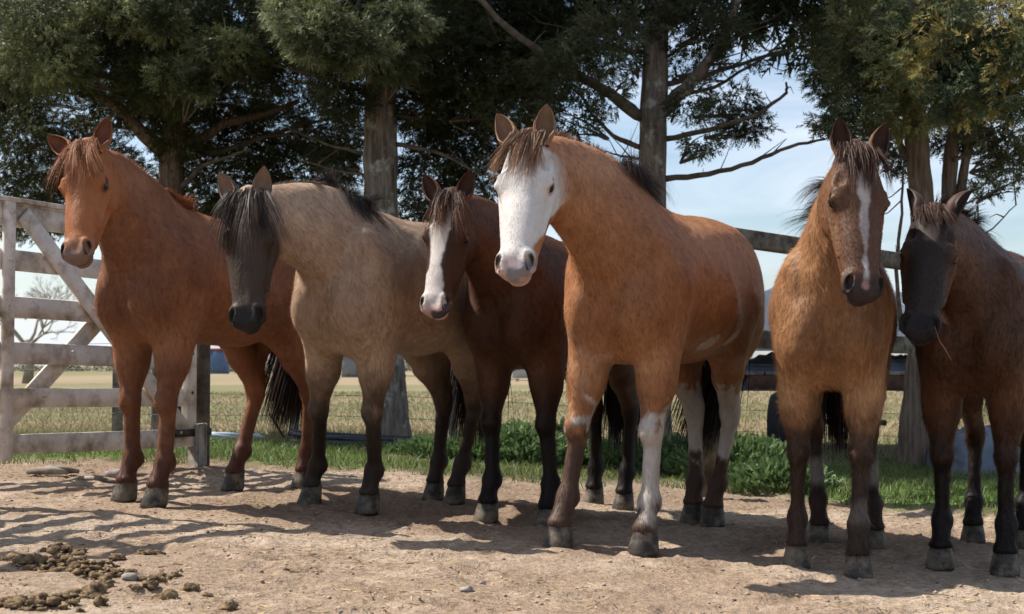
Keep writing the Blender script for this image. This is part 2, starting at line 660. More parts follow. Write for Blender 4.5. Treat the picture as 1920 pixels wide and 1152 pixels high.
# gate post, white on its face and grey behind
pz = float(ground_z(-2.1, 9.6))
m = MB()
m.box(gp(1.73, pz + .74, -.02), (.075, .13, 1.60), Matrix.Rotation(math.atan2(GD.y, GD.x), 3, 'Z'), .012, jit=.002)
gpst = m.build('gate_post', noise_mat('dark_post_wood', (.045, .035, .026), (.13, .105, .08), scale=8, rough=.9, bump=.8, dist=.01))
tag(gpst, 'weathered grey post carrying the right end of the white gate', 'post')
m = MB()
m.box(gp(1.655, pz + .12, .03), (.085, .09, .32), Matrix.Rotation(math.atan2(GD.y, GD.x), 3, 'Z'), .005, jit=.006)
tag(m.build('stump_block', OLDWOOD), 'short split wood block at the foot of the gate post', 'wood block')

# white panel outside the left edge whose slats throw their shadows on the yard
PA, PB = Vector((-3.35, 5.0, 0)), Vector((-2.66, 6.90, 0))
pd = (PB - PA).normalized()
pn = empty('board_panel', (PB.x, PB.y, float(ground_z(PB.x, PB.y))), 'tall white slatted panel at the left side of the yard', 'fence panel')
for z in (2.08, 1.78, 1.48, 1.18, .88, .58, .30):
    board(pn, 'slat', (PA.x, PA.y, z), (PB.x, PB.y, z), .026, .12)
for t in (.0, .55, 1.0):
    q = PA.lerp(PB, t) - Vector((pd.y, -pd.x, 0)) * .06
    board(pn, 'upright', (q.x, q.y, .08), (q.x, q.y, 2.16), .08, .10, up=tuple(pd))

# ---------------------------------------------------------------- wire fence
FD = 13.2
fz = [1.12, .88, .64, .44, .24]
fx = [(222 - 960) / FPX * FD, (553 - 960) / FPX * FD, -.55, .95, 2.6, 4.3]
wf = empty('wire_fence', (0, FD, 0), 'wire fence on thin posts between the yard and the dry field', 'fence')
for k, x0 in enumerate(fx + [-5.2, 6.0]):
    m = MB()
    z0 = float(ground_z(x0, FD))
    m.box((x0, FD, z0 + .55), (.075, .075, 1.24), None, .008, jit=.003)
    m.build('fence_post', OLDWOOD, wf)
for k, z in enumerate(fz):
    m = MB()
    xs_ = np.linspace(-6, 6.5, 36)
    m.tube([(q, FD - .045, z + float(ground_z(q, FD)) + .012 * math.sin(q * 1.9 + k)) for q in xs_], .0032, 3, cap=False)
    if k in (0, 2):
        for q in np.arange(-5.8, 6.2, .13):
            zz_ = z + float(ground_z(q, FD)) + .012 * math.sin(q * 1.9 + k)
            m.tube([(q - .012, FD - .05, zz_ - .014), (q + .012, FD - .04, zz_ + .014)], .004, 3, cap=False)
            m.tube([(q + .012, FD - .05, zz_ - .014), (q - .012, FD - .04, zz_ + .014)], .004, 3, cap=False)
    m.build('barbed_wire' if k in (0, 2) else 'wire', WIRE, wf)
# leaning dark stake
m = MB()
m.tube([at(545, 840, 12.6), at(520, 800, 12.5), at(505, 775, 12.4)], [.012, .012, .01], 6)
tag(m.build('stake', IRON), 'thin dark iron stake leaning beside the water hose', 'stake')

# corral rails behind the big horse
DARKWOOD = noise_mat('dark_timber', (.040, .032, .024), (.115, .095, .072), scale=7, stretch=(1, 1, 1), rough=.9, bump=.8, dist=.012, c3=(.16, .145, .12), scale3=8)
cr_ = empty('corral_rails', at(1480, 800, 10.2), 'heavy weathered timber rails behind the bald-faced horse', 'rail fence')
cr_.location.z = float(ground_z(cr_.location.x, 10.2))
def log(parent, name, pts, r, n=9, wob=.06, seed=0, mat=None):
    m = MB()
    m.tube(pts, r, n, wob=wob, seed=seed)
    return m.build(name, mat or OLDWOOD, parent, True)
bpy.context.view_layer.update()
def lerp_pts(a, b, n, j=.01, seed=0):
    r_ = random.Random(seed)
    return [a.lerp(b, i / (n - 1)) + Vector((0, r_.uniform(-j, j), r_.uniform(-j, j))) for i in range(n)]
ra, rb = at(1235, 424, 8.9), at(1700, 492, 10.6)
m = MB(); m.beam(ra, rb, .10, .115, bev=.006, jit=.002); m.build('rail', DARKWOOD, cr_)
ra2, rb2 = at(1300, 632, 9.3), at(1700, 648, 10.6)
m = MB(); m.beam(ra2, rb2, .10, .125, bev=.006, jit=.002); m.build('rail', DARKWOOD, cr_)
for (a_, t_) in ((ra, .18), (ra, .80)):
    q = ra.lerp(rb, t_)
    m = MB(); z0 = float(ground_z(q.x, q.y)); m.tube([(q.x, q.y + .12, z0 - .05), (q.x, q.y + .12, z0 + .8), (q.x + .01, q.y + .12, q.z + .09)], [.075, .07, .066], 10, wob=.05); m.build('post', DARKWOOD, cr_)
for px_, dd in ((1290, 9.1), (1325, 9.2), (1392, 9.4)):
    pass

# ---------------------------------------------------------------- far things
def far_box(name, px0, px1, py0, py1, D, col, label, cat, depth=2.0, roof=None):
    a, b = at(px0, py1, D), at(px1, py0, D)
    r_ = empty(name, ((a.x + b.x) / 2, D, 0), label, cat)
    m = MB()
    m.box(((a.x + b.x) / 2, D + depth / 2, (max(b.z, .2)) / 2), (b.x - a.x, depth, max(b.z, .2)), None, .05)
    m.build('wall', noise_mat(name + '_paint', col, tuple(c * .8 for c in col), scale=1.5), r_)
    if roof:
        m = MB()
        m.box(((a.x + b.x) / 2, D + depth / 2, b.z + .12), (b.x - a.x + .3, depth + .3, .22), None, .05)
        m.build('roof', noise_mat(name + '_roof', roof, tuple(c * .8 for c in roof), scale=1.5), r_)
    return r_
far_box('container', 389, 419, 658, 690, 135, (.09, .15, .26), 'small blue container far off in the field, seen under the chestnut horse', 'container', 3, (.30, .08, .06))
far_box('shed', 960, 1040, 664, 688, 90, (.42, .43, .44), 'long pale shed on the horizon seen between the dark bay horse\'s legs', 'shed', 6, (.6, .6, .6))
far_box('barn', 640, 668, 668, 688, 95, (.20, .21, .22), 'small grey barn on the horizon left of the lichened trunk', 'barn', 6, (.32, .3, .28))

BARK = noise_mat('cypress_bark', (.095, .075, .060), (.25, .215, .18), scale=7, stretch=(4, 4, .55), rough=.95, bump=1.0, dist=.03, c3=(.36, .36, .32), scale3=5, detail=9, lo3=.54, hi3=.64)
BARK2 = noise_mat('reddish_bark', (.085, .057, .042), (.22, .165, .125), scale=8, stretch=(5, 5, .5), rough=.95, bump=1.0, dist=.03, detail=9)
TWIG = noise_mat('branch_bark', (.065, .050, .040), (.15, .12, .095), scale=14, rough=.95, bump=.6, dist=.01)


def trunk_mesh(pts, rads, seed, flute=.05, n=22, seg=26, lobes=5):
    """fluted, slightly irregular trunk through pts (world)"""
    P = np.array([list(p) for p in pts], float)
    t = np.linspace(0, 1, len(P))
    ts = np.linspace(0, 1, seg)
    C_ = np.stack([np.interp(ts, t, P[:, k]) for k in range(3)], 1)
    for _ in range(2):
        C_[1:-1] = (C_[:-2] + C_[2:] + 2 * C_[1:-1]) / 4
    r_ = np.interp(ts, t, rads)
    V, F = [], []
    for i in range(seg):
        for j in range(n):
            a = 2 * math.pi * j / n
            k = 1 + flute * math.sin(lobes * a + seed + ts[i] * 3) * .6 + flute * math.sin(2 * a + seed * 2 + ts[i] * 5) * .5
            V.append(C_[i] + V3(math.cos(a), math.sin(a), 0) * r_[i] * k)
    V = np.array(V)
    V += (fbm(V, 9, seed, 3) - .5)[:, None] * V3(1, 1, 0) * .05
    for i in range(seg - 1):
        for j in range(n):
            F.append((i * n + j, i * n + (j + 1) % n, (i + 1) * n + (j + 1) % n, (i + 1) * n + j))
    return V, F


def sprays(centres, dirs, size, cols, K=11, seed=0, flat=.5):
    """fronds of small pointed scale-leaf twiglets"""
    r = np.random.default_rng(seed)
    N = len(centres)
    D = dirs / (np.linalg.norm(dirs, axis=1)[:, None] + 1e-9)
    Sx = np.cross(D, r.normal(0, 1, (N, 3)))
    Sx /= np.linalg.norm(Sx, axis=1)[:, None] + 1e-9
    Nn = np.cross(D, Sx)
    V, Cc = [], []
    for k in range(K):
        a = (k + .5) / K
        side = (-1) ** k
        base = centres + D * (size * a)[:, None]
        out = D * .75 + Sx * (side * (.75 - .3 * a)) + Nn * r.normal(0, flat * .5, (N, 1)) + r.normal(0, .15, (N, 3))
        out /= np.linalg.norm(out, axis=1)[:, None]
        ln = (size * (.52 - .28 * a) * r.uniform(.7, 1.2, N))[:, None]
        wv = np.cross(out, Nn + r.normal(0, .4, (N, 3)))
        wv /= np.linalg.norm(wv, axis=1)[:, None] + 1e-9
        wd = ln * .16
        V += [base - wv * wd, base + wv * wd, base + out * ln]
        cc = cols * r.uniform(.75, 1.3, (N, 1))
        Cc += [cc * .85, cc * .85, cc * 1.15]
    V = np.stack(V, 1).reshape(-1, 3)
    Cc = np.stack(Cc, 1).reshape(-1, 3)
    return V, np.arange(N * K * 3).reshape(-1, 3), Cc


def tree(label, base_px, base_D, trunk_px, rads, blobs, pal, limbs, seed, bark, dens=1.0, thick=1.2, hi=None, name='conifer_tree', group='evergreen trees along the fence', gaps=.46, gscale=2.4, over=None, extra_trunks=()):
    bp = at(base_px[0], base_px[1], base_D)
    z0 = float(ground_z(bp.x, bp.y))
    root = empty(name, (bp.x, bp.y, z0), label, 'tree', group)
    pts = [Vector((bp.x, bp.y, z0 - .1))] + [at(a, b, base_D) for a, b in trunk_px]
    V, F = trunk_mesh(pts, rads, seed)
    o = mesh_np('trunk', V, F, bark, None, True)
    adopt(o, root)
    for (tp, tr) in extra_trunks:
        V, F = trunk_mesh([Vector((at(tp[0][0], 800, base_D).x, base_D + .1, z0 - .1))] + [at(a, b, base_D + .1) for a, b in tp], tr, seed + 5, n=14)
        adopt(mesh_np('trunk', V, F, bark, None, True), root)
    r = random.Random(seed)
    rn = np.random.default_rng(seed)
    # limbs given as pixel paths
    for lp, rr, dd in limbs:
        P = []
        for i_, (a, b) in enumerate(lp):
            P.append(at(a, b, base_D + dd * i_ / (len(lp) - 1)))
        Q_ = []
        for i_ in range(len(P) - 1):
            for s_ in range(4):
                q = P[i_].lerp(P[i_ + 1], s_ / 4)
                Q_.append(q + Vector((r.uniform(-1, 1), r.uniform(-1, 1), r.uniform(-1, 1))) * (.018 if rr > .05 else .007))
        Q_.append(P[-1])
        m = MB()
        m.tube(Q_, list(np.linspace(rr, rr * .35, len(Q_))), 7, wob=.12, seed=seed)
        for _ in range(int(4 + rr * 60)):
            q0 = Q_[r.randrange(len(Q_) // 4, len(Q_))]
            d = Vector((r.uniform(-1, 1), r.uniform(-.7, .7), r.uniform(-.6, .9))).normalized()
            L_ = r.uniform(.12, .45)
            q1 = q0 + d * L_ * .5 + Vector((0, 0, r.uniform(-.05, .05)))
            m.tube([q0, q1, q0 + d * L_ + Vector((0, 0, r.uniform(-.1, .1)))], [.007, .005, .002], 4, cap=False)
        m.build('branch', TWIG if rr < .07 else bark, root, True)
    # foliage blobs
    tw = MB()
    AC, AD, AS, AK = [], [], [], []
    for bi, bl in enumerate(blobs):
        px, py, rx, ry = bl[:4]
        den = bl[4] if len(bl) > 4 else 1.0
        dD = bl[5] if len(bl) > 5 else r.uniform(-.8, .8)
        lit_tone = bl[6] if len(bl) > 6 else 0
        c = at(px, py, base_D + dD)
        sc = (base_D + dD) / FPX
        ax_, az_ = rx * sc, ry * sc
        n_ = int(4300 * dens * den * ax_ * az_ * thick * 3.2) + 12
        u_ = rn.normal(0, 1, (n_, 3))
        u_ /= np.linalg.norm(u_, axis=1)[:, None]
        rad = rn.random(n_) ** .42
        Pp = u_ * rad[:, None] * V3(ax_, thick * min(ax_, .8), az_) * 1.08
        W_ = Pp + np.array(c)
        keep = (fbm(W_, gscale, seed + 31, 3) > gaps + .10 * (rad - .6)) & (fbm(W_, gscale * 3.3, seed + 37, 2) > gaps + .035)
        W_, u2 = W_[keep], u_[keep]
        dd_ = u2 * V3(1, 1, .5) + V3(0, 0, -.25) + rn.normal(0, .5, (len(W_), 3))
        AC.append(W_)
        AD.append(dd_)
        AS.append(.045 + .09 * rn.random(len(W_)) ** 1.6)
        v_ = fbm(W_, 2.2, seed + 3, 3)
        col = mixc(np.tile(V3(*pal[0]), (len(W_), 1)), pal[1], smooth01((v_ - .38) * 4))
        if len(pal) > 2:
            br = smooth01((fbm(W_, 5.5, seed + 8, 3) - .50) * 7)
            col = mixc(col, pal[2], br * (lit_tone if lit_tone else .25))  # third palette colour stands for sunlit leaves
        if lit_tone:
            col = col * (1.15 + 1.0 * smooth01((fbm(W_, 7, seed + 12, 2) - .45) * 6))[:, None]  # chosen blobs brightened: sunlit clumps painted into the leaf colour
        AK.append(col)
        # twigs from a limb point into the blob
        for _ in range(3 + int(rx / 45)):
            e = Vector(c) + Vector((r.uniform(-1, 1) * ax_ * .8, r.uniform(-.4, .4), r.uniform(-1, 1) * az_ * .8))
            s0 = min(pts, key=lambda q_: abs(q_.z - (c.z - .25)))
            s0 = Vector((s0.x, s0.y, c.z - .3))
            a0 = Vector(c).lerp(s0, .45)
            mid = a0.lerp(e, .5) + Vector((r.uniform(-.1, .1), r.uniform(-.1, .1), r.uniform(-.1, .12)))
            bz = [a0 * (1 - q_) ** 2 + mid * 2 * q_ * (1 - q_) + e * q_ * q_ for q_ in (0, .2, .4, .6, .8, 1)]
            tw.tube(bz, [.013, .011, .009, .007, .005, .003], 4, cap=False)
    if over:
        # crown above the frame, coarser
        for (cx, cy, cz, rr_, n_) in over:
            u_ = rn.normal(0, 1, (n_, 3))
            u_ /= np.linalg.norm(u_, axis=1)[:, None]
            W_ = V3(cx, cy, cz) + u_ * (rn.random(n_) ** .4)[:, None] * rr_
            AC.append(W_)
            AD.append(u_ + rn.normal(0, .4, (n_, 3)))
            AS.append(rn.uniform(.22, .40, n_))
            AK.append(np.tile(V3(*pal[0]), (n_, 1)))
    AC, AD, AS, AK = map(np.concatenate, (AC, AD, AS, AK))
    V, F3, cc = sprays(AC, AD, AS, AK, 9, seed)
    adopt(mesh_np('crown', V, None, FOLM, None, False, cc, F3=F3), root)
    tw.build('twigs', TWIG, root, True)['kind'] = 'stuff'
    return root
DARKG, MIDG = (.034, .042, .018), (.080, .090, .036)
LITG, OLIVE, RUST = (.085, .105, .055), (.14, .125, .045), (.20, .095, .035)
tree('dark evergreen at the left whose forked limbs spread above the chestnut horse', (322, 850), 14.6,
     [(322, 560), (320, 300), (335, 160), (330, 20), (325, -160)], [.20, .155, .125, .115, .09, .05],
     [(90, 60, 150, 80, 1.1, -.9, .0), (70, 130, 110, 55, 1.1, -1.2), (30, 250, 80, 60, .8), (250, 50, 150, 80), (420, 70, 140, 80), (210, 190, 110, 55, .7), (430, 180, 110, 60),
      (410, 330, 100, 50, .8, .5), (220, 340, 90, 45, .7, .6), (560, 100, 110, 80), (560, 320, 100, 55, .8, .7), (620, 240, 80, 60, .7), (330, 400, 110, 45, 1, .4), (70, 350, 90, 45, .8, .6),
      (500, 400, 110, 45, 1, .6), (-80, 150, 100, 120), (150, 400, 90, 40, .8, .5), (300, 150, 80, 60, 1.2, -.8), (130, 250, 60, 40, .6), (330, 250, 50, 60, .9), (360, 60, 70, 50, 1.3, -1.2), (150, 300, 100, 50, 1, .8), (20, 190, 70, 60, 1, .5), (260, 150, 120, 60, 1, .9), (480, 250, 110, 60, 1, 1), (540, 380, 80, 50, 1, .9), (60, 420, 90, 30, 1, 1), (85, 105, 85, 60, 1.1, -2.0, .5), (70, 20, 100, 40, 1.0, -2.0, .4), (310, 45, 40, 30, 1.2, -1.9, .7), (420, 95, 60, 40, 1.3, -1.9, .7), (330, 140, 50, 30, 1.2, -1.9, .7), (370, 170, 30, 25, 1.2, -1.9, .6), (230, 20, 70, 40, 1.2, -1.9, .6)],
     [DARKG, MIDG, (.19, .20, .10)],
     [([(315, 290), (230, 210), (120, 135)], .085, -.6), ([(325, 285), (420, 235), (560, 190)], .07, .3), ([(335, 300), (430, 280), (560, 235), (660, 215)], .035, .5),
      ([(330, 130), (370, 50), (430, -20)], .10, -.3), ([(320, 250), (200, 235), (60, 230)], .03, .4), ([(330, 360), (380, 310), (470, 280)], .035, -.4), ([(160, 75), (215, 40), (235, -10)], .025, -.9), ([(90, 110), (140, 90), (180, 60)], .018, -1.2)],
     3, BARK2, dens=1.35, gaps=.355, over=[(-3.4, 14.5, 6.2, 2.0, 2600), (-1.6, 15, 5.8, 1.7, 2000)])
tree('evergreen with a thick grey lichened trunk behind the dun horse', (732, 850), 13.5,
     [(728, 760), (716, 600), (714, 400), (712, 230), (718, 100), (722, -150)], [.235, .19, .165, .165, .155, .14, .08],
     [(640, 50, 130, 80, 1.1, -.8), (720, 60, 110, 80, 1.2, -.9), (790, 70, 120, 90, 1, -.4), (880, 130, 100, 90), (880, 240, 110, 80, 1), (810, 330, 70, 60, .8, .4), (640, 180, 60, 50, .8, -.6), (950, 60, 110, 70), (950, 200, 90, 60),
      (1010, 130, 70, 70, .9), (900, 340, 70, 50, .8, .5), (790, 200, 70, 60, .7), (770, 400, 50, 40, .9, .7), (640, 300, 50, 50, .7, .6), (600, 60, 70, 55, 1.3, -1.8, .7), (680, 90, 60, 50, 1.3, -1.8, .7), (560, 20, 60, 40, 1.2, -1.7, .7), (760, 30, 60, 40, 1.2, -1.7, .7), (740, 130, 30, 30, 1.2, -1.5, .6)],
     [DARKG, MIDG, (.17, .19, .11)],
     [([(690, 175), (600, 145), (500, 115), (430, 95)], .030, .5), ([(690, 200), (610, 165), (540, 150)], .022, .4), ([(735, 215), (800, 225), (880, 235)], .026, .4), ([(735, 270), (820, 285), (905, 330)], .026, -.3), ([(735, 180), (830, 195), (930, 185)], .02, .4), ([(690, 290), (610, 270), (540, 240)], .02, .4), ([(690, 330), (630, 320), (560, 300)], .016, .3)],
     11, BARK, dens=1.35, gaps=.355, over=[(-1.2, 13.5, 5.6, 1.6, 2000), (0, 14, 5.4, 1.5, 1600)])
tree('straight-trunked evergreen with long bare limbs behind the bald-faced horse', (1232, 850), 12.9,
     [(1228, 700), (1224, 500), (1223, 300), (1228, 150), (1232, 0), (1236, -180)], [.16, .13, .125, .128, .125, .105, .06],
     [(1060, 40, 90, 55), (1090, 130, 95, 55, .9), (1070, 220, 60, 40, .6), (1150, 60, 80, 60, .8), (1310, 50, 80, 50, .8), (1390, 90, 60, 45, .8), (1360, 205, 65, 45, .9), (1400, 235, 50, 30, .9),
      (1320, 270, 45, 22, .8), (1290, 190, 40, 40, .7), (1160, 180, 40, 30, .5), (1430, 20, 50, 35, .9), (1010, 80, 70, 90, .8), (1300, 130, 50, 30, .7), (1200, 20, 90, 40, .7), (1170, 120, 50, 40, .6)],
     [(.028, .038, .018), (.064, .076, .036), (.11, .11, .05)],
     [([(1212, 225), (1150, 180), (1060, 130), (975, 70), (890, -10)], .062, -.8), ([(1238, 215), (1300, 150), (1360, 70), (1390, -20)], .075, -.5),
      ([(1245, 262), (1330, 245), (1420, 215), (1475, 175), (1474, 155)], .028, -.4), ([(1245, 336), (1330, 328), (1410, 305), (1480, 275), (1548, 261)], .030, -.3),
      ([(1203, 277), (1150, 255), (1110, 215), (1080, 160)], .026, -.3), ([(1203, 297), (1165, 293), (1134, 284)], .016, -.2), ([(1240, 160), (1330, 140), (1420, 110), (1524, 85)], .030, .4),
      ([(1240, 190), (1340, 165), (1430, 110), (1490, 60)], .022, .3), ([(1205, 100), (1130, 90), (1040, 100)], .026, .3), ([(1205, 60), (1120, 30), (1060, -10)], .024, .4), ([(1245, 40), (1330, 30), (1400, 0)], .022, .4), ([(1245, 110), (1320, 60), (1440, 40), (1500, 0)], .018, .3)],
     23, BARK, dens=1.35, gaps=.395, over=[(1.2, 13, 5.5, 1.5, 1700), (2.3, 13.4, 5.2, 1.2, 900)])
tree('multi-stemmed evergreen with rusty green foliage above the two brown horses', (1722, 850), 12.4,
     [(1715, 740), (1735, 600), (1732, 420), (1722, 300), (1715, 180), (1700, 0), (1690, -160)], [.14, .115, .11, .105, .10, .09, .07, .05],
     [(1570, 50, 70, 65, 1.1), (1560, 150, 45, 45, 1), (1640, 110, 90, 90, 1.2, -.4), (1620, 220, 70, 40, 1), (1740, 90, 110, 90, 1.3, -.9, .8), (1840, 60, 100, 80, 1.4, -1.3, 1.0), (1900, 140, 80, 80, 1.4, -1.4, 1.0), (1780, 170, 90, 60, 1.3, -1.1, 1.0),
      (1880, 230, 80, 45, 1, -.2), (1700, 210, 70, 45, 1.1, -.3, .5), (1895, 300, 50, 45, 1, .3), (1690, 290, 35, 35, .8, .4), (1790, 255, 60, 35, .9, .3), (1850, 350, 26, 18, 1, -.2), (1912, 350, 20, 14, 1, -.2), (1560, 230, 40, 25, .9), (1640, 20, 80, 60, 1.2, -.4, .3), (1990, 60, 80, 130, 1)],
     [(.045, .062, .032), (.15, .165, .07), (.30, .25, .09)],
     [([(1715, 250), (1650, 200), (1590, 150)], .04, -.3), ([(1735, 230), (1800, 150), (1880, 90)], .05, -1.0), ([(1700, 300), (1670, 230), (1640, 170)], .035, .2), ([(1790, 300), (1850, 280), (1920, 240)], .02, .3),
      ([(1755, 560), (1800, 470), (1860, 430), (1905, 385)], .012, -.2), ([(1800, 480), (1825, 430), (1835, 370)], .010, -.2), ([(1690, 620), (1680, 500), (1690, 400), (1695, 300)], .022, -.1)],
     31, BARK2, dens=1.25, gaps=.36, over=[(3.4, 13.8, 5.0, 1.3, 1300)],
     extra_trunks=[([(1755, 600), (1776, 430), (1780, 330), (1790, 220), (1830, 80)], [.09, .085, .075, .07, .05, .03]), ([(1700, 760), (1765, 500), (1800, 380), (1812, 290), (1840, 180)], [.07, .06, .055, .05, .04, .03])])
# bare tree far off behind the gate
tb = at(52, 690, 62)
rt = empty('bare_tree', (tb.x, 62, 0), 'small grey leafless tree far off in the field behind the gate', 'tree')
m = MB()
r_ = random.Random(5)
m.tube([(tb.x, 62, 0), (tb.x + .1, 62, 1.0), (tb.x - .1, 62, 1.9)], [.26, .20, .15], 8)
GREYT = noise_mat('hazed_far_bark', (.20, .18, .14), (.30, .27, .21), scale=3)  # bark colour lightened to stand for distance haze
m.build('trunk', GREYT, rt, True)
m = MB()
def grow(p, d, L_, r0, lv):
    q = p + d * L_
    m.tube([p, p.lerp(q, .5) + Vector((r_.uniform(-.1, .1), 0, r_.uniform(-.08, .08))) * L_, q], [r0, r0 * .8, r0 * .55], 4, cap=False)
    if lv:
        for _ in range(3 if lv > 1 else 4):
            grow(q, (d + Vector((r_.uniform(-.9, .9), r_.uniform(-.9, .9), r_.uniform(-.35, .6)))).normalized(), L_ * r_.uniform(.55, .8), r0 * .55, lv - 1)
for _ in range(5):
    grow(Vector((tb.x - .05, 62, 1.6)), Vector((r_.uniform(-1, 1), r_.uniform(-.6, .6), r_.uniform(.3, 1))).normalized(), 1.2, .085, 5)
m.build('branches', GREYT, rt)
# low hedge line on the horizon
hx_ = rng.uniform(-150, 150, 5200)
hz = np.abs(rng.normal(0, 1, 5200)) * .55 * (0.4 + fbm(np.stack([hx_, hx_ * 0, hx_ * 0], 1), .05, 4))
hc = np.stack([hx_, 200 + rng.normal(0, 3, 5200), hz], 1)
V_, F_, c_ = sprays(hc, rng.normal(0, 1, (5200, 3)), np.full(5200, 1.5), np.tile(V3(.07, .085, .06), (5200, 1)), 5, 9)
tag(mesh_np('treeline', V_, None, FOLM, None, False, c_, F3=F_), 'low dark line of bushes along the horizon', 'bushes', kind='stuff')
# ---------------------------------------------------------------- horses: implicit body -> one continuous skin
def V3(*a):
    return np.array(a, float)


def unit(a):
    a = np.asarray(a, float)
    return a / max(np.linalg.norm(a), 1e-9)


def smin(a, b, k):
    h = np.maximum(k - np.abs(a - b), 0) / k
    return np.minimum(a, b) - h * h * k * 0.25


class Prim:
    """ellipsoidal cone between a and b; half sizes along up / side at both ends"""
    def __init__(s, a, b, up, ua, wa, ub, wb, k=0.05, part='body', sub=False, ea=None, eb=None):
        s.a, s.b = np.array(a, float), np.array(b, float)
        s.ba = s.b - s.a
        s.L2 = max(float(s.ba @ s.ba), 1e-12)
        ax = unit(s.ba) if s.L2 > 1e-9 else V3(1, 0, 0)
        up = np.array(up, float)
        up = up - ax * (up @ ax)
        if np.linalg.norm(up) < 1e-6:
            up = np.cross(ax, V3(0.3, 0.5, 0.8))
        s.ax, s.up = ax, unit(up)
        s.sd = np.cross(s.up, s.ax)
        s.ua, s.wa, s.ub, s.wb = ua, wa, ub, wb
        s.ea = ea if ea is not None else min(ua, wa)
        s.eb = eb if eb is not None else min(ub, wb)
        s.k, s.part, s.sub = k, part, sub
        r = max(ua, wa, ub, wb, s.ea, s.eb)
        s.lo = np.minimum(s.a, s.b) - r
        s.hi = np.maximum(s.a, s.b) + r

    def __call__(s, X, Y, Z):
        px, py, pz = X - s.a[0], Y - s.a[1], Z - s.a[2]
        t = np.clip((px * s.ba[0] + py * s.ba[1] + pz * s.ba[2]) / s.L2, 0, 1)
        qx, qy, qz = px - t * s.ba[0], py - t * s.ba[1], pz - t * s.ba[2]
        cu = qx * s.up[0] + qy * s.up[1] + qz * s.up[2]
        cw = qx * s.sd[0] + qy * s.sd[1] + qz * s.sd[2]
        ct = qx * s.ax[0] + qy * s.ax[1] + qz * s.ax[2]
        ru = s.ua + (s.ub - s.ua) * t
        rw = s.wa + (s.wb - s.wa) * t
        re = s.ea + (s.eb - s.ea) * t
        k0 = np.sqrt((cu / ru) ** 2 + (cw / rw) ** 2 + (ct / re) ** 2) + 1e-6
        k1 = np.sqrt((cu / ru ** 2) ** 2 + (cw / rw ** 2) ** 2 + (ct / re ** 2) ** 2) + 1e-6
        return k0 * (k0 - 1) / k1


def ell(c, ax, up, r, k=0.05, part='body', sub=False):
    """ellipsoid: half sizes r = (along ax, along up, sideways)"""
    ax = unit(ax)
    c = np.array(c, float)
    p = Prim(c - ax * 1e-4, c + ax * 1e-4, up, r[1], r[2], r[1], r[2], k, part, sub, r[0], r[0])
    return p


def cone(a, b, ra, rb, k=0.03, part='body', up=(1, 0, 0.3), flat=1.0):
    return Prim(a, b, up, ra, ra * flat, rb, rb * flat, k, part)


def field(prims, X, Y, Z):
    F = np.full(X.shape, 1.0)
    for p in prims:
        d = p(X, Y, Z)
        if p.sub:
            F = -smin(-F, d, p.k)
        else:
            F = smin(F, d, p.k)
    return F


def grid_field(prims, xs, ys, zs):
    F = np.full((len(xs), len(ys), len(zs)), 1.0, np.float32)
    for p in prims:
        m = p.k + 0.03
        sl = []
        for ax_, g in zip(range(3), (xs, ys, zs)):
            i0 = np.searchsorted(g, p.lo[ax_] - m)
            i1 = np.searchsorted(g, p.hi[ax_] + m)
            sl.append(slice(i0, max(i1, i0)))
        if any(s.stop <= s.start for s in sl):
            continue
        X, Y, Z = np.meshgrid(xs[sl[0]], ys[sl[1]], zs[sl[2]], indexing='ij', sparse=True)
        d = p(X, Y, Z)
        sub = F[sl[0], sl[1], sl[2]]
        F[sl[0], sl[1], sl[2]] = -smin(-sub, d, p.k) if p.sub else smin(sub, d, p.k)
    return F


def surface_nets(F, xs, ys, zs):
    nx, ny, nz = F.shape
    I = F < 0
    G = [xs, ys, zs]
    cnt = np.zeros((nx - 1, ny - 1, nz - 1), np.float32)
    acc = [np.zeros_like(cnt) for _ in range(3)]
    quads = []
    for ax in range(3):
        a0 = [slice(None)] * 3
        a1 = [slice(None)] * 3
        a0[ax] = slice(0, -1)
        a1[ax] = slice(1, None)
        f0, f1 = F[tuple(a0)], F[tuple(a1)]
        s0, s1 = I[tuple(a0)], I[tuple(a1)]
        idx = np.argwhere(s0 != s1)
        v0 = f0[tuple(idx.T)]
        v1 = f1[tuple(idx.T)]
        t = v0 / (v0 - v1)
        pos = [G[k][idx[:, k]].astype(float) for k in range(3)]
        g = G[ax]
        pos[ax] = g[idx[:, ax]] * (1 - t) + g[idx[:, ax] + 1] * t
        o = [k for k in range(3) if k != ax]
        for d0 in (0, -1):
            for d1 in (0, -1):
                c = idx.copy()
                c[:, o[0]] += d0
                c[:, o[1]] += d1
                np.add.at(cnt, tuple(c.T), 1)
                for k in range(3):
                    np.add.at(acc[k], tuple(c.T), pos[k])
        q = []
        for d0, d1 in ((-1, -1), (0, -1), (0, 0), (-1, 0)):
            c = idx.copy()
            c[:, o[0]] += d0
            c[:, o[1]] += d1
            q.append(c)
        flip = s0[tuple(idx.T)]
        if ax == 1:
            flip = ~flip
        quads.append((q, flip))
    act = cnt > 0
    num = np.full(cnt.shape, -1, np.int64)
    num[act] = np.arange(act.sum())
    V = np.stack([a[act] / cnt[act] for a in acc], 1)
    Fs = []
    for q, flip in quads:
        f = np.stack([num[tuple(c.T)] for c in q], 1)
        f[~flip] = f[~flip][:, ::-1]
        Fs.append(f)
    return V, np.concatenate(Fs)


def axis_grid(lo, hi, flo, fhi, h, hf):
    g = [lo]
    while g[-1] < hi:
        x = g[-1]
        step = hf if flo <= x <= fhi else h
        if x < flo and x + step > flo:
            step = max(flo - x, hf * 0.5)
        g.append(x + step)
    return np.array(g)


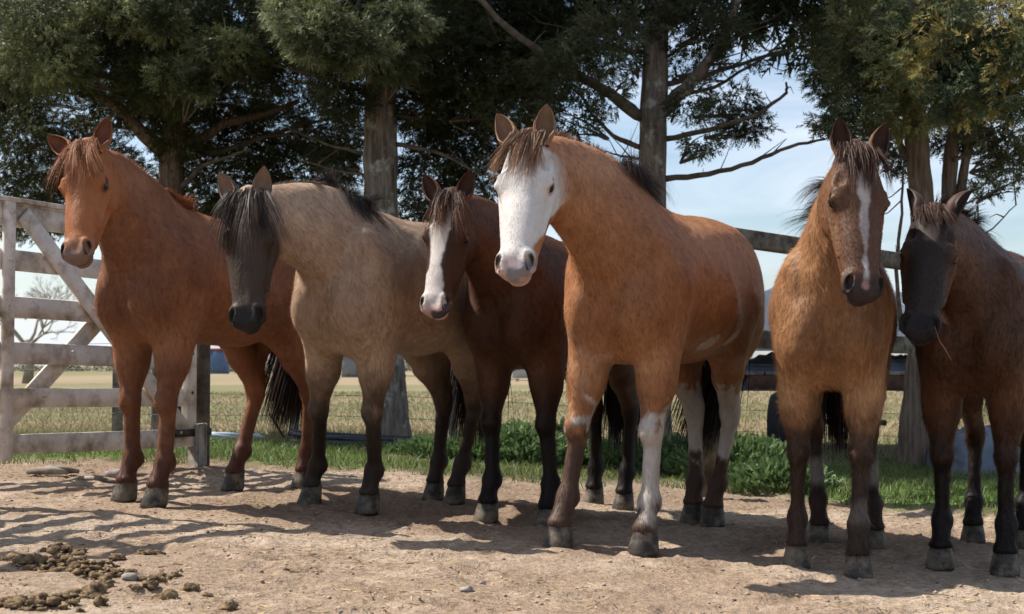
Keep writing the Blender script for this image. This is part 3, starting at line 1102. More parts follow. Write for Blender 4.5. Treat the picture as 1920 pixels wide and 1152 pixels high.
def sweep_strands(roots, dirs, lengths, droop, width, n=5, curl=0.0, seed=0, side=None, gravity=V3(0, 0, -1), cid=None):
    """hair strands as tapered ribbons; all arrays (N,3)/(N,)"""
    r = np.random.default_rng(seed)
    N = len(roots)
    P = np.array(roots, float)
    D = np.array(dirs, float)
    D /= np.linalg.norm(D, axis=1)[:, None] + 1e-9
    sd = np.cross(D, r.normal(0, 1, (N, 3)))
    sd /= np.linalg.norm(sd, axis=1)[:, None] + 1e-9
    Vs = []
    step = np.asarray(lengths)[:, None] / (n - 1)
    width = np.broadcast_to(width, (N,))
    rnd = r.normal(0, 1, (N, 3)) * curl
    if cid is not None:
        cid = np.asarray(cid)
        rnd = r.normal(0, 1, (cid.max() + 1, 3))[cid] * curl + rnd * .22
    for i in range(n):
        t = i / (n - 1)
        w = width[:, None] * (1 - t) ** 0.7 * 0.5 + 1e-5
        Vs.append(P - sd * w)
        Vs.append(P + sd * w)
        P = P + D * step
        D = D + gravity * np.asarray(droop)[:, None] / (n - 1) + rnd / (n - 1) + r.normal(0, 1, (N, 3)) * min(curl, .25) * 0.4 / (n - 1)
        D /= np.linalg.norm(D, axis=1)[:, None] + 1e-9
    V = np.stack(Vs, 1)          # N, 2n, 3
    base = (np.arange(N) * 2 * n)[:, None]
    F = []
    for i in range(n - 1):
        F.append(np.concatenate([base + 2 * i, base + 2 * i + 1, base + 2 * i + 3, base + 2 * i + 2], 1))
    return V.reshape(-1, 3), np.concatenate(F)


COAT = attr_mat('horse_coat', rough=0.55, spec=0.18, var=0.12, scale=16, bump=0.35, dist=0.006, sheen=0.28)
HAIR = attr_mat('horse_hair', rough=0.55, spec=0.16, var=0.15, scale=30)
HOOF = noise_mat('hoof_horn', (0.026, 0.022, 0.019), (0.062, 0.052, 0.043), scale=9, stretch=(1, 1, 6), rough=0.5, bump=0.25, dist=0.003, c3=(0.15, 0.12, 0.085), scale3=14, spec=0.2)
EYE, _nt, _b = new_mat('eye_gloss')
_b.inputs['Base Color'].default_value = (0.012, 0.007, 0.005, 1)
_b.inputs['Roughness'].default_value = 0.14
_b.inputs['Specular IOR Level'].default_value = 0.5


def coat_bump():
    """fine hair streaks on top of the noise of the coat material"""
    nt = COAT.node_tree
    L = nt.links.new
    b = nt.nodes['Principled BSDF']
    tc = node(nt, 'ShaderNodeTexCoord')
    mp = node(nt, 'ShaderNodeMapping')
    mp.inputs['Scale'].default_value = (70, 220, 45)
    mp.inputs['Rotation'].default_value = (0.0, 0.5, 0.0)
    L(tc.outputs['Object'], mp.inputs['Vector'])
    n2 = node(nt, 'ShaderNodeTexNoise', Scale=1.0, Detail=3, Roughness=0.6, Distortion=0.6)
    L(mp.outputs['Vector'], n2.inputs['Vector'])
    bp = node(nt, 'ShaderNodeBump', Strength=0.35, Distance=0.003)
    L(n2.outputs['Fac'], bp.inputs['Height'])
    old = [l for l in nt.links if l.to_socket == b.inputs['Normal']][0].from_socket
    L(old, bp.inputs['Normal'])
    L(bp.outputs['Normal'], b.inputs['Normal'])


coat_bump()


def make_hoof(center, yaw, parent, r=0.063, h=0.10, lean=0.33):
    """truncated, forward-leaning hoof with a flat sole and a coronet band on top; local coordinates of the horse"""
    n = 20
    prof = [(-0.012, 1.04, 0.0), (0.004, 1.12, 0.0), (0.045, 1.0, 1), (0.080, 0.865, 1), (0.092, 0.86, 1), (0.100, 0.74, 1)]
    V, F, F3 = [], [], []
    for i, (z, k, _) in enumerate(prof):
        z = z * h / 0.1
        for j in range(n):
            th = 2 * math.pi * j / n
            cx, sy = math.cos(th), math.sin(th)
            rx = r * 1.10 * (1.0 if cx > 0 else 0.86)
            x = cx * rx * k - z * lean + 0.012
            y = sy * r * k * 0.98
            zz = z * (1.0 + 0.0 * cx) + (0.010 * cx * (i >= 3))
            V.append((x, y, zz))
    m = len(prof)
    for i in range(m - 1):
        for j in range(n):
            F.append((i * n + j, i * n + (j + 1) % n, (i + 1) * n + (j + 1) % n, (i + 1) * n + j))
    for j in range(1, n - 1):
        F3.append((0, j + 1, j))
        F3.append(((m - 1) * n, (m - 1) * n + j, (m - 1) * n + j + 1))
    V = np.array(V)
    c, s = math.cos(yaw), math.sin(yaw)
    V = V @ np.array([[c, s, 0], [-s, c, 0], [0, 0, 1]])
    return mesh_np('hoof', V + np.array(center), F, HOOF, parent, True, F3=F3)


class Horse:
    pass


def make_horse(p):
    H = Horse()
    s = p['s']
    T = p['T']
    phi = R(p['phi'])
    T = Vector((T[0], T[1], float(ground_z(T[0], T[1]))))
    f = Vector((-math.sin(phi), -math.cos(phi), 0))
    yaw = math.atan2(f.y, f.x)
    root = empty('horse', T, p['label'], 'horse')
    root.rotation_euler = (0, 0, yaw)
    root.scale = (s, s, s)
    M = Matrix.Translation(T) @ Matrix.Rotation(yaw, 4, 'Z') @ Matrix.Diagonal((s, s, s, 1))
    Mi = M.inverted()
    Rl = Matrix.Rotation(-yaw, 3, 'Z')
    loc = lambda w: np.array(Mi @ Vector(w))
    fat = p.get('fat', 1.0)
    # ---- head frame
    poll = loc(at(*p['poll']))
    hl = p.get('hl', 0.64) / s
    px, py = p['tip']
    # solve for the depth of the nose tip so that the head keeps its length
    PW = at(*p['poll'])
    lo_, hi_ = PW.y - 0.60, PW.y - 0.02
    best = None
    tgt = p.get('hl', 0.64)
    for i in range(400):
        D = PW.y - 0.02 - i * 0.0018
        q = at(px, py, D)
        e = abs((q - PW).length - tgt)
        if best is None or e < best[0]:
            best = (e, q)
    TW = best[1]
    u = unit(loc(TW) - poll)
    hy = R(p['hyaw'])
    hh = np.array(Rl @ Vector((-math.sin(hy), -math.cos(hy), 0)))
    v = unit(hh + V3(0, 0, 0.35) - u * ((hh + V3(0, 0, 0.35)) @ u))
    w = np.cross(v, u)
    k = hl / 0.61
    hp = lambda a, b, c: poll + (u * a + v * b + w * c) * k
    hw = p.get('hw', 1.0) * k      # head width factor
    P = []
    # ---- torso
    X, Z = V3(1, 0, 0), V3(0, 0, 1)
    wf = fat
    bl = p.get('blen', 0.0)        # shortens the barrel
    hx = -1.15 + bl
    P.append(Prim((-0.12, 0, 1.135), (hx + 0.45, 0, 1.12), Z, .325, .26 * wf, .335, .30 * wf, 0.08, ea=.3, eb=.3))
    P.append(ell((-0.03, 0, 1.10), X, Z, (.26, .31, .225 * wf), 0.10))
    P.append(ell((-0.17, 0, 1.36), X, Z, (.33, .135, .085), 0.12))
    for sgn in (-1, 1):
        P.append(ell((0.0, sgn * .135 * wf, 1.11), unit((0.35, 0, 1)), X, (.30, .165, .105), 0.04))
        P.append(ell((0.12, sgn * .105 * wf, 1.03), X, Z, (.14, .17, .100), 0.06))         # breast
        P.append(ell((hx + .13, sgn * .13, 1.14), unit((0.5, 0, 1)), X, (.30, .23, .15), 0.06))   # haunch
        P.append(ell((hx - .02, sgn * .105, 1.07), Z, X, (.27, .15, .115), 0.08))
        P.append(ell((hx + .36, sgn * .13, 1.33), X, Z, (.10, .07, .07), 0.10))         # hip bone
    P.append(ell((hx + .17, 0, 1.23), X, Z, (.34, .27, .20), 0.12))
    P.append(ell((hx + .45, 0, 1.28), X, Z, (.33, .17, .17), 0.12))
    P.append(ell((hx - .1, 0, 1.30), X, Z, (.10, .07, .06), 0.08))                        # dock
    for sgn in (-1, 1):
        P.append(Prim((-.215, sgn * .315 * wf, 1.20), (-.13, sgn * .30 * wf, .90), X, .022, .022, .022, .022, .09, 'body', True))
        P.append(ell((hx + .42, sgn * .315, 1.17), unit((.4, 0, 1)), X, (.16, .07, .030), .10, 'body', True))
        P.append(Prim((hx + .24, sgn * .325, 1.05), (hx + .30, sgn * .30, .88), X, .02, .02, .02, .02, .07, 'body', True))
        P.append(Prim((.16, sgn * .235, 1.26), (.28, sgn * .215, 1.0), X, .016, .016, .016, .016, .07, 'body', True))
    P.append(Prim((.30, 0, 1.12), (.27, 0, .92), X, .022, .010, .022, .010, .07, 'body', True))
    # ---- legs
    legs = []
    fore0 = [(-0.05, .15, .90), (-0.03, .145, .70), (0.0, .14, .50), (-0.012, .14, .335), (-0.015, .14, .205), (0.03, .14, .10), (0.045, .14, 0)]
    hind0 = [(hx + .27, .165, .90), (hx + .12, .155, .74), (hx - .03, .14, .56), (hx - .005, .14, .36), (hx + .015, .14, .205), (hx + .06, .14, .10), (hx + .075, .14, 0)]
    for key, base, sgn in (('RF', fore0, -1), ('LF', fore0, 1), ('RH', hind0, -1), ('LH', hind0, 1)):
        hoof = loc(on_ground(*p[key]))
        b0 = [V3(x, y * sgn, z) for x, y, z in base]
        sh = hoof - b0[-1]
        sh[2] = hoof[2]
        J = []
        for q in b0:
            wgt = np.clip(1 - (q[2] - .11) / 0.87, 0, 1) ** 0.9
            jj = q + V3(sh[0], sh[1], 0) * wgt
            jj[2] = q[2] + sh[2] * np.clip(1 - q[2] / .9, 0, 1)
            J.append(jj)
        t = p.get('leg', 1.0)
        nm = key
        if key[1] == 'F':
            P.append(cone(J[0] + V3(-.01, 0, .06), J[1], .112 * t, .074 * t, .035, nm, flat=.86))
            P.append(cone(J[1], J[2], .074 * t, .053 * t, .03, nm, flat=.88))
            P.append(ell(J[2] + V3(.006, 0, .0), Z, X, (.064 * t, .058 * t, .053 * t), .02, nm))
            P.append(cone(J[2] + V3(-.008, 0, -.04), J[4], .042 * t, .037 * t, .022, nm, flat=.86))
            P.append(cone(J[2] + V3(-.035, 0, 0), J[4] + V3(-.025, 0, 0.02), .022 * t, .022 * t, .03, nm))
            P.append(cone((.075, sgn * .128, .985), J[1] + V3(.012, 0, -.02), .105, .060 * t, .09, nm, flat=.85))
            elbow = J[0] + V3(-.09, 0, .03)
            P.append(cone(elbow, J[1] + V3(-.03, 0, .06), .05, .04, .08, nm))
        else:
            P.append(cone(b0[0] + V3(-.05, -sgn * .01, .17), J[0] + V3(0, 0, .0), .19, .135 * t, .08, nm, flat=.62))
            P.append(cone(J[0] + V3(-.03, 0, -.02), J[1], .125 * t, .088 * t, .06, nm, flat=.72))
            P.append(cone(J[1], J[2], .088 * t, .056 * t, .05, nm, flat=.70))
            P.append(cone(b0[0] + V3(-.27, -sgn * .03, .06), J[2] + V3(-.045, 0, .10), .10, .024, .10, nm, flat=.7))
            P.append(ell(J[2] + V3(0, 0, -.01), Z, X, (.085 * t, .062 * t, .050 * t), .03, nm))
            P.append(cone(J[2] + V3(-.06, 0, .05), J[2] + V3(-.042, 0, -.06), .026 * t, .026 * t, .03, nm))
            P.append(cone(J[2] + V3(-.005, 0, -.04), J[4], .043 * t, .038 * t, .022, nm, flat=.84))
            P.append(cone(J[2] + V3(-.04, 0, -.05), J[4] + V3(-.028, 0, 0.02), .022 * t, .022 * t, .03, nm))
        P.append(ell(J[4] + V3(-.004, 0, -.005), Z, X, (.052 * t, .053 * t, .048 * t), .03, nm))
        P.append(ell(J[4] + V3(-.042, 0, -.012), Z, X, (.034 * t, .024 * t, .03 * t), .03, nm))
        P.append(cone(J[4], J[5] + V3(.0, 0, 0), .040 * t, .045 * t, .02, nm))
        P.append(ell(J[5] + V3(-.004, 0, -.002), X, Z, (.058 * t, .022 * t, .053 * t), .02, nm))
        legs.append((key, J))
    # ---- neck
    N0 = V3(-.06, 0, 1.17)
    N2 = hp(.095, -.140, 0)
    dist = np.linalg.norm(N2 - N0)
    arch = p.get('arch', 0.5)
    N1 = N0 + unit((1 - arch * .5, 0, .35 + arch)) * dist * 0.45
    bez = lambda t: N0 * (1 - t) ** 2 + N1 * 2 * t * (1 - t) + N2 * t * t
    nd, nw = p.get('nd', 1.0), p.get('nw', 1.0)
    NS = 13
    NT = np.linspace(0, 1, NS + 1)
    ru = np.interp(NT, [0, .3, .6, .85, 1], [.31, .262, .198, .150, .105]) * nd
    rw = np.interp(NT, [0, .3, .6, .85, 1], [.19, .15, .115, .095, .085]) * nw
    NP = [bez(t) for t in NT]
    crest = []
    for sgn in (-1, 1):
        P.append(cone((.04, sgn * .135, 1.12), bez(.45) + V3(0, sgn * .05, -.05), .085, .05, .10, 'neck'))
    for i in range(NS):
        tg = unit(NP[i + 1] - NP[i])
        up = V3(-.75, 0, .75)
        up = unit(up - tg * (up @ tg))
        P.append(Prim(NP[i], NP[i + 1], up, ru[i], rw[i], ru[i + 1], rw[i + 1], .035, 'neck'))
        # the crest is a narrower ridge
        crest.append([NP[i] + up * ru[i] * 0.98, up, tg])
    crest.append([NP[NS] + up * ru[NS], up, tg])
    rr_ = np.interp(NT, [0, .2, .45, .7, .9, 1], [.06, .10, .09, .07, .045, .035])
    for i in range(2, NS):
        P.append(Prim(NP[i] + crest[i][1] * ru[i] * .72, NP[i + 1] + crest[i + 1][1] * ru[i + 1] * .72, crest[i][1], rr_[i] * nd, .046, rr_[i + 1] * nd, .044, .07, 'neck'))
    for i in range(2, NS + 1):
        crest[i] = [NP[i] + crest[i][1] * (ru[i] * .72 + rr_[i] * nd), crest[i][1], crest[i][2]]
    # ---- head
    E = lambda c, r, kk=.03, sub=False, ax=u, upv=v: P.append(ell(hp(c[0], c[1], c[2]), ax, upv, (r[0] * k, r[1] * k, r[2] * hw), kk, 'head', sub))
    def HC(a, b, r1, r2, kk=.03, upv=None, f1=1.0, f2=1.0):
        P.append(Prim(hp(*a), hp(*b), v if upv is None else upv, r1 * k, r1 * f1 * hw, r2 * k, r2 * f2 * hw, kk, 'head'))
    E((.075, -.085, 0), (.13, .085, .080), .05)
    E((.19, -.080, 0), (.13, .072, .100), .04)
    HC((.20, -.075, 0), (.52, -.062, 0), .060, .046, .03, None, 1.42, 1.38)
    E((.36, -.100, 0), (.17, .078, .072), .04)
    for g in (-1, 1):
        E((.185, -.046, g * .080), (.062, .026, .026), .03)
        E((.180, -.155, g * .070), (.120, .108, .036), .03)
        HC((.22, -.215, g * .042), (.50, -.128, g * .026), .038, .028, .03)
        HC((.24, -.108, g * .100), (.43, -.098, g * .075), .015, .010, .016)
        E((.560, -.046, g * .051), (.046, .034, .027), .018)
        HC((.528, -.028, g * .046), (.596, -.030, g * .036), .011, .010, .008)
        HC((.520, -.060, g * .074), (.585, -.064, g * .070), .008, .008, .010)
    E((.54, -.075, 0), (.080, .050, .064), .03)
    E((.592, -.070, 0), (.032, .040, .052), .020)
    E((.580, -.116, 0), (.042, .022, .046), .010)
    E((.560, -.134, 0), (.045, .026, .036), .016)
    for g in (-1, 1):
        E((.145, -.040, g * .082), (.028, .018, .016), .03, True)
        # eye socket, lids
        E((.222, -.070, g * .104), (.026, .016, .020), .012, True)
        HC((.193, -.068, g * .099), (.220, -.046, g * .105), .009, .011, .012)
        HC((.220, -.046, g * .105), (.250, -.066, g * .094), .011, .008, .012)
        HC((.197, -.078, g * .100), (.225, -.092, g * .100), .007, .008, .012)
        HC((.225, -.092, g * .100), (.250, -.078, g * .094), .008, .006, .012)
        nax = unit(u * 0.8 + w * g * 0.25 - v * .15)
        P.append(ell(hp(.568, -.026, g * .064), nax, unit(v + w * g * .75), (.034 * k, .028 * k, .015 * hw), .009, 'head', True))
    P.append(ell(hp(.635, -.0985, 0), u, v, (.050 * k, .0065 * k, .09 * k), .007, 'head', True))
    order = [q for q in P if not q.sub] + [q for q in P if q.sub]
    lo = np.min([q.lo for q in order], 0) - .04
    hi = np.max([q.hi for q in order], 0) + .04
    hq = [q for q in P if q.part == 'head']
    flo = np.min([q.lo for q in hq], 0) + .01
    fhi = np.max([q.hi for q in hq], 0) - .01
    h = 0.0128
    xs = axis_grid(lo[0], hi[0], flo[0], fhi[0], h, .0066)
    ys = axis_grid(lo[1], hi[1], flo[1], fhi[1], h, .0066)
    zs = axis_grid(lo[2], hi[2], flo[2], fhi[2], h, .0066)
    F = grid_field(order, xs, ys, zs)
    V, Q = surface_nets(F, xs, ys, zs)
    del F
    # relax a little
    for _ in range(2):
        A = np.zeros_like(V)
        n_ = np.zeros(len(V))
        for j in range(4):
            np.add.at(A, Q[:, j], V[Q[:, (j + 1) % 4]] + V[Q[:, (j + 3) % 4]])
            np.add.at(n_, Q[:, j], 2)
        V = V * .5 + A / n_[:, None] * .5
    # vertex normals
    def normals(V, Q):
        n = np.cross(V[Q[:, 2]] - V[Q[:, 0]], V[Q[:, 3]] - V[Q[:, 1]])
        N = np.zeros_like(V)
        for j in range(4):
            np.add.at(N, Q[:, j], n)
        return N / (np.linalg.norm(N, axis=1)[:, None] + 1e-12)
    N = normals(V, Q)
    # ---- masks
    D_ = V - poll
    hu, hv, hwc = D_ @ u / k, D_ @ v / k, D_ @ w / hw
    dist_part = {}
    for part in ('head', 'neck', 'RF', 'LF', 'RH', 'LH', 'body'):
        qs = [q for q in P if q.part == part and not q.sub]
        dd = np.full(len(V), 9.)
        for q in qs:
            dd = np.minimum(dd, q(V[:, 0], V[:, 1], V[:, 2]))
        dist_part[part] = dd
    dleg = np.min([dist_part[q] for q in ('RF', 'LF', 'RH', 'LH')], 0)
    drest = np.minimum(dist_part['neck'], dist_part['body'])
    zleg = V[:, 2]
    leg_is = np.stack([dist_part[q] for q in ('RF', 'LF', 'RH', 'LH')]).argmin(0)
    mhead = smooth01((drest - dist_part['head']) / .04 * .5 + .5) * (hu > -.05)
    c = dict(V=V, N=N, hu=hu, hv=hv, hw=hwc, head=mhead, neck=dist_part['neck'] < dist_part['body'], z=zleg, leg=leg_is, dleg=dleg,
             n1=fbm(V, 5, 3), n2=fbm(V, 22, 9), n3=fbm(V * V3(1, 1, .35), 60, 19, 2))
    col = p['color'](c)
    # hide under the ground at the hooves never happens; clip the sole
    # coat relief: soft muscle folds and tufts
    tuft = p.get('tuft', .0025)
    disp = (fbm(V * V3(1, 1, .45), 26, 5, 3) - .5) * 2 * tuft * (1 - .85 * mhead)
    V = V + N * disp[:, None]
    # ---- ears, lofted and joined into the same skin
    nv = len(V)
    EV, EF, EC = [], [], []
    for g in (-1, 1):
        el = p.get('ear', .165)
        tilt = p.get('eart', (0.25, 0.12))
        if isinstance(tilt, dict):
            tilt = tilt[g]
        ed = unit(-u * 1.0 + v * tilt[0] + w * g * tilt[1])
        open_ = unit(v * p.get('earopen', 1.0) + w * g * p.get('earside', .35))
        open_ = unit(open_ - ed * (open_ @ ed))
        sd_ = np.cross(ed, open_)
        base = hp(.050, -.045, g * .060)
        nt_, na = 11, 13
        for layer in (0, 1):
            for i in range(nt_):
                t = i / (nt_ - 1)
                r_ = np.interp(t, [0, .12, .35, .6, .8, .93, 1], [.028, .033, .047, .043, .029, .014, .002]) * (1 if layer == 0 else .84) * p.get('earw', 1)
                half = np.interp(t, [0, .15, .4, 1], [170, 150, 112, 95])
                cen = base + ed * (el + .02) * t / s * 1.0 + open_ * (-.012 * math.sin(t * 3.14) + .008 * t)
                for j in range(na):
                    a = R(-half + 2 * half * j / (na - 1))
                    EV.append(cen + (-open_ * math.cos(a) * r_ * .85 + sd_ * math.sin(a) * r_))
                    inner = layer == 1
                    EC.append(p['earin'] if inner else (p['earout'] if (t < .86 and 0 < j < na - 1) else p.get('eartip', p['earin'])))
        b0 = (0 if g == -1 else 2 * nt_ * na)
        for layer in (0, 1):
            for i in range(nt_ - 1):
                for j in range(na - 1):
                    q = [b0 + layer * nt_ * na + i * na + j, b0 + layer * nt_ * na + i * na + j + 1, b0 + layer * nt_ * na + (i + 1) * na + j + 1, b0 + layer * nt_ * na + (i + 1) * na + j]
                    if (layer == 0):
                        q = q[::-1]
                    EF.append(q)
        # rim joins outer and inner skin
        for i in range(nt_ - 1):
            for j in (0, na - 1):
                o_ = b0 + i * na + j
                EF.append([o_, o_ + na, o_ + na + nt_ * na, o_ + nt_ * na])
    EV = np.array(EV)
    EC = np.array(EC, float) * (0.8 + .4 * vnoise(EV, 90, 4))[:, None]
    Vall = np.concatenate([V, EV])
    Qall = np.concatenate([Q, np.array(EF) + nv])
    call = np.clip(np.concatenate([col, EC]), 0, 1)
    body = mesh_np('body', Vall, Qall, COAT, root, True, call)
    # ---- hooves
    for key, J in legs:
        hy_ = p.get('toe', {}).get(key, 0.0)
        o = make_hoof(J[6] + V3(-.012, 0, 0), R(hy_), root, r=.060 * p.get('leg', 1.0), h=.102)
        if key in p.get('pale_hoof', ()):
            o['label'] = 'paler striped hoof'
    # ---- eyes
    for g in (-1, 1):
        c0 = hp(.222, -.068, g * .0890)
        V_, F_ = [], []
        for i in range(9):
            for j in range(14):
                th, ph = math.pi * i / 8, 2 * math.pi * j / 14
                V_.append(c0 + V3(math.sin(th) * math.cos(ph), math.sin(th) * math.sin(ph), math.cos(th)) * .0275 * k)
        for i in range(8):
            for j in range(14):
                F_.append((i * 14 + j, (i + 1) * 14 + j, (i + 1) * 14 + (j + 1) % 14, i * 14 + (j + 1) % 14))
        mesh_np('eye', V_, F_, EYE, root, True)
    # ---- short coat hairs lying along the skin
    nh = int(p.get('hairs', 62000) * p.get('hq', 1.0))
    tri = V[Q]
    ar = np.linalg.norm(np.cross(tri[:, 2] - tri[:, 0], tri[:, 3] - tri[:, 1]), axis=1)
    # weight: the camera-facing and outline skin gets most of the hairs
    wgt = ar * (1 + 1.5 * (mhead[Q[:, 0]] > .5))
    fi = rng.choice(len(Q), nh, p=wgt / wgt.sum())
    bc = rng.random((nh, 2))
    pt = (tri[fi, 0] * ((1 - bc[:, 0]) * (1 - bc[:, 1]))[:, None] + tri[fi, 1] * (bc[:, 0] * (1 - bc[:, 1]))[:, None]
          + tri[fi, 2] * (bc[:, 0] * bc[:, 1])[:, None] + tri[fi, 3] * ((1 - bc[:, 0]) * bc[:, 1])[:, None])
    vi = Q[fi, rng.integers(0, 4, nh)]
    nn = N[vi]
    hd = mhead[vi]
    cc = col[vi]
    isleg = (dleg[vi] < .02) & (V[vi, 2] < .85)
    flow = np.where(isleg[:, None], V3(-.1, 0, -1), V3(-.75, 0, -.7))
    flow = flow * (1 - hd[:, None]) + u * .9 * hd[:, None]
    sw = np.stack([fbm(pt, 4, 31, 2), fbm(pt, 4, 41, 2), fbm(pt, 4, 51, 2)], 1) - .5
    flow = flow + sw * p.get('swirl', 1.6)
    flow = flow - nn * np.sum(flow * nn, 1)[:, None]
    flow /= np.linalg.norm(flow, axis=1)[:, None] + 1e-9
    lift = p.get('lift', .22)
    dr = flow + nn * lift + rng.normal(0, .14, (nh, 3))
    dr /= np.linalg.norm(dr, axis=1)[:, None]
    hlen = p.get('hairlen', .018) * rng.uniform(.6, 1.4, nh) * (1 - .75 * hd)
    low = (V[vi, 2] < .27) & (V[vi, 2] > .1) & ~(hd > .5)
    back = (pt[:, 2] < .26) & low
    hlen = np.where(low, (.020 + .030 * (rng.random(nh) < .3)) * rng.uniform(.5, 1.3, nh), hlen)
    hlen = np.where(pt[:, 2] < .135, .034 * rng.uniform(.5, 1.2, nh), hlen)
    sd_ = np.cross(dr, nn)
    sd_ /= np.linalg.norm(sd_, axis=1)[:, None] + 1e-9
    wd = p.get('hairw', .0018)
    A = pt - sd_ * wd * .5
    B = pt + sd_ * wd * .5
    Cc = pt + dr * hlen[:, None] + V3(0, 0, -.1) * (hlen * 1)[:, None]
    HV = np.stack([A, B, Cc], 1).reshape(-1, 3)
    var = 1 + (rng.uniform(.70, 1.34, nh) - 1)[:, None] * (1 - .65 * hd[:, None])
    hc = cc * var * p.get('haircol', 1.10)
    hc = hc * .92 + hc.mean(1)[:, None] * np.array([1.15, 1.0, .84]) * .08
    hc = np.clip(hc, 0, 1)
    HCc = np.stack([hc * .9, hc * .9, hc * 1.12], 1).reshape(-1, 3)
    HN = np.stack([nn, nn, unit_rows(nn + dr * .25)], 1).reshape(-1, 3)
    o = mesh_np('coat_hair', HV, None, COATHAIR, root, True, HCc, HN, F3=np.arange(nh * 3).reshape(-1, 3))
    o['kind'] = 'stuff'
    # the crest line moved onto the finished skin
    off = np.linspace(-.10, .10, 41)
    for i in range(len(crest)):
        pts_ = crest[i][0][None] + crest[i][1][None] * off[:, None]
        fv = field(order, pts_[:, 0], pts_[:, 1], pts_[:, 2])
        ins = np.where(fv < 0)[0]
        if len(ins):
            crest[i][0] = pts_[ins[-1]]
    H.__dict__.update(order=order, root=root, hp=hp, u=u, v=v, w=w, k=k, crest=crest, bez=bez, legs=legs, p=p, ru=ru, NP=NP, hx=hx, loc=loc, hw=hw)
    return H


def unit_rows(a):
    return a / (np.linalg.norm(a, axis=1)[:, None] + 1e-9)


COATHAIR = attr_mat('coat_hair', rough=0.5, spec=0.14, var=0.08, scale=20, transl=.25)


def hair_part(H, name, roots, dirs, lens, droop, width, c1, c2, n=5, curl=.1, seed=0, gravity=None, tipc=None, cid=None, push=True):
    """mane, forelock or tail: many ribbons joined in one part, local coordinates of the horse"""
    g = V3(0, 0, -1) if gravity is None else gravity
    V, F = sweep_strands(np.array(roots), np.array(dirs), np.array(lens), np.array(droop), width, n, curl, seed, gravity=g, cid=cid)
    if push:
        # lay the strands over the skin instead of through it
        cl_ = V.reshape(-1, 2 * n, 3)
        mid = (cl_[:, 0::2] + cl_[:, 1::2]) * .5
        m0 = mid.copy()
        q = mid.reshape(-1, 3)
        lift_ = np.tile(np.linspace(.0, .012, n), len(mid)) * np.repeat(np.random.default_rng(seed).uniform(.2, 1.3, len(mid)), n)
        for _ in range(3):
            f0 = field(H.order, q[:, 0], q[:, 1], q[:, 2])
            b_ = f0 < lift_
            if not b_.any():
                break
            e_ = .004
            qb = q[b_]
            gr = np.stack([field(H.order, qb[:, 0] + (e_ if k_ == 0 else 0), qb[:, 1] + (e_ if k_ == 1 else 0), qb[:, 2] + (e_ if k_ == 2 else 0)) for k_ in range(3)], 1) - f0[b_][:, None]
            gr /= np.linalg.norm(gr, axis=1)[:, None] + 1e-9
            q[b_] = qb + gr * np.clip(lift_[b_] - f0[b_] + .001, 0, .03)[:, None]
        dlt = q.reshape(mid.shape) - m0
        V = (cl_ + np.repeat(dlt, 2, 1)).reshape(-1, 3)
    N = len(roots)
    r = np.random.default_rng(seed + 5)
    mixv = r.random(N) ** 1.3
    c = np.array(c1)[None] * (1 - mixv[:, None]) + np.array(c2)[None] * mixv[:, None]
    c = np.repeat(c, 2 * n, 0)
    if tipc is not None:
        t = np.tile(np.repeat(np.linspace(0, 1, n), 2), N)[:, None] ** 1.5
        c = c * (1 - t) + np.array(tipc)[None] * t
    return mesh_np(name, V, F, HAIR, H.root, True, c)


def forelock(H, n, length, c1, c2, side=0.0, spread=.05, droop=1.0, seed=1, tipc=None, lift=.5, curl=.25, down=1.0, width=.0022, back=0.02):
    r = np.random.default_rng(seed)
    roots, dirs, lens, dr = [], [], [], []
    ncl = 13
    cids = []
    cw = np.linspace(-1, 1, ncl) * spread + r.normal(0, .008, ncl)
    cd = r.normal(0, 1, (ncl, 3))
    clen = r.uniform(.55, 1.1, ncl)
    for i in range(n):
        a = r.integers(0, ncl)
        cids.append(a)
        ww = cw[a] + r.normal(0, .006)
        uu = r.uniform(-.03, .04)
        roots.append(H.hp(uu + .01, .002 - abs(ww) * .25 - max(0, -uu) * .5, ww))
        d = H.u * down + H.v * (lift * r.uniform(.5, 1.2)) + H.w * (side + ww * 3.5 + r.normal(0, .07)) + cd[a] * .16
        dirs.append(d)
        lens.append(length * clen[a] * r.uniform(.75, 1.2))
        dr.append(1.0 + .25 * cd[a][1])
    g = unit(H.u * 1.0 - H.v * 1.1 + H.w * side * .5)
    hair_part(H, 'forelock', roots, dirs, lens, np.array(dr) * droop, width, c1, c2, 7, curl, seed, g, tipc, cids)


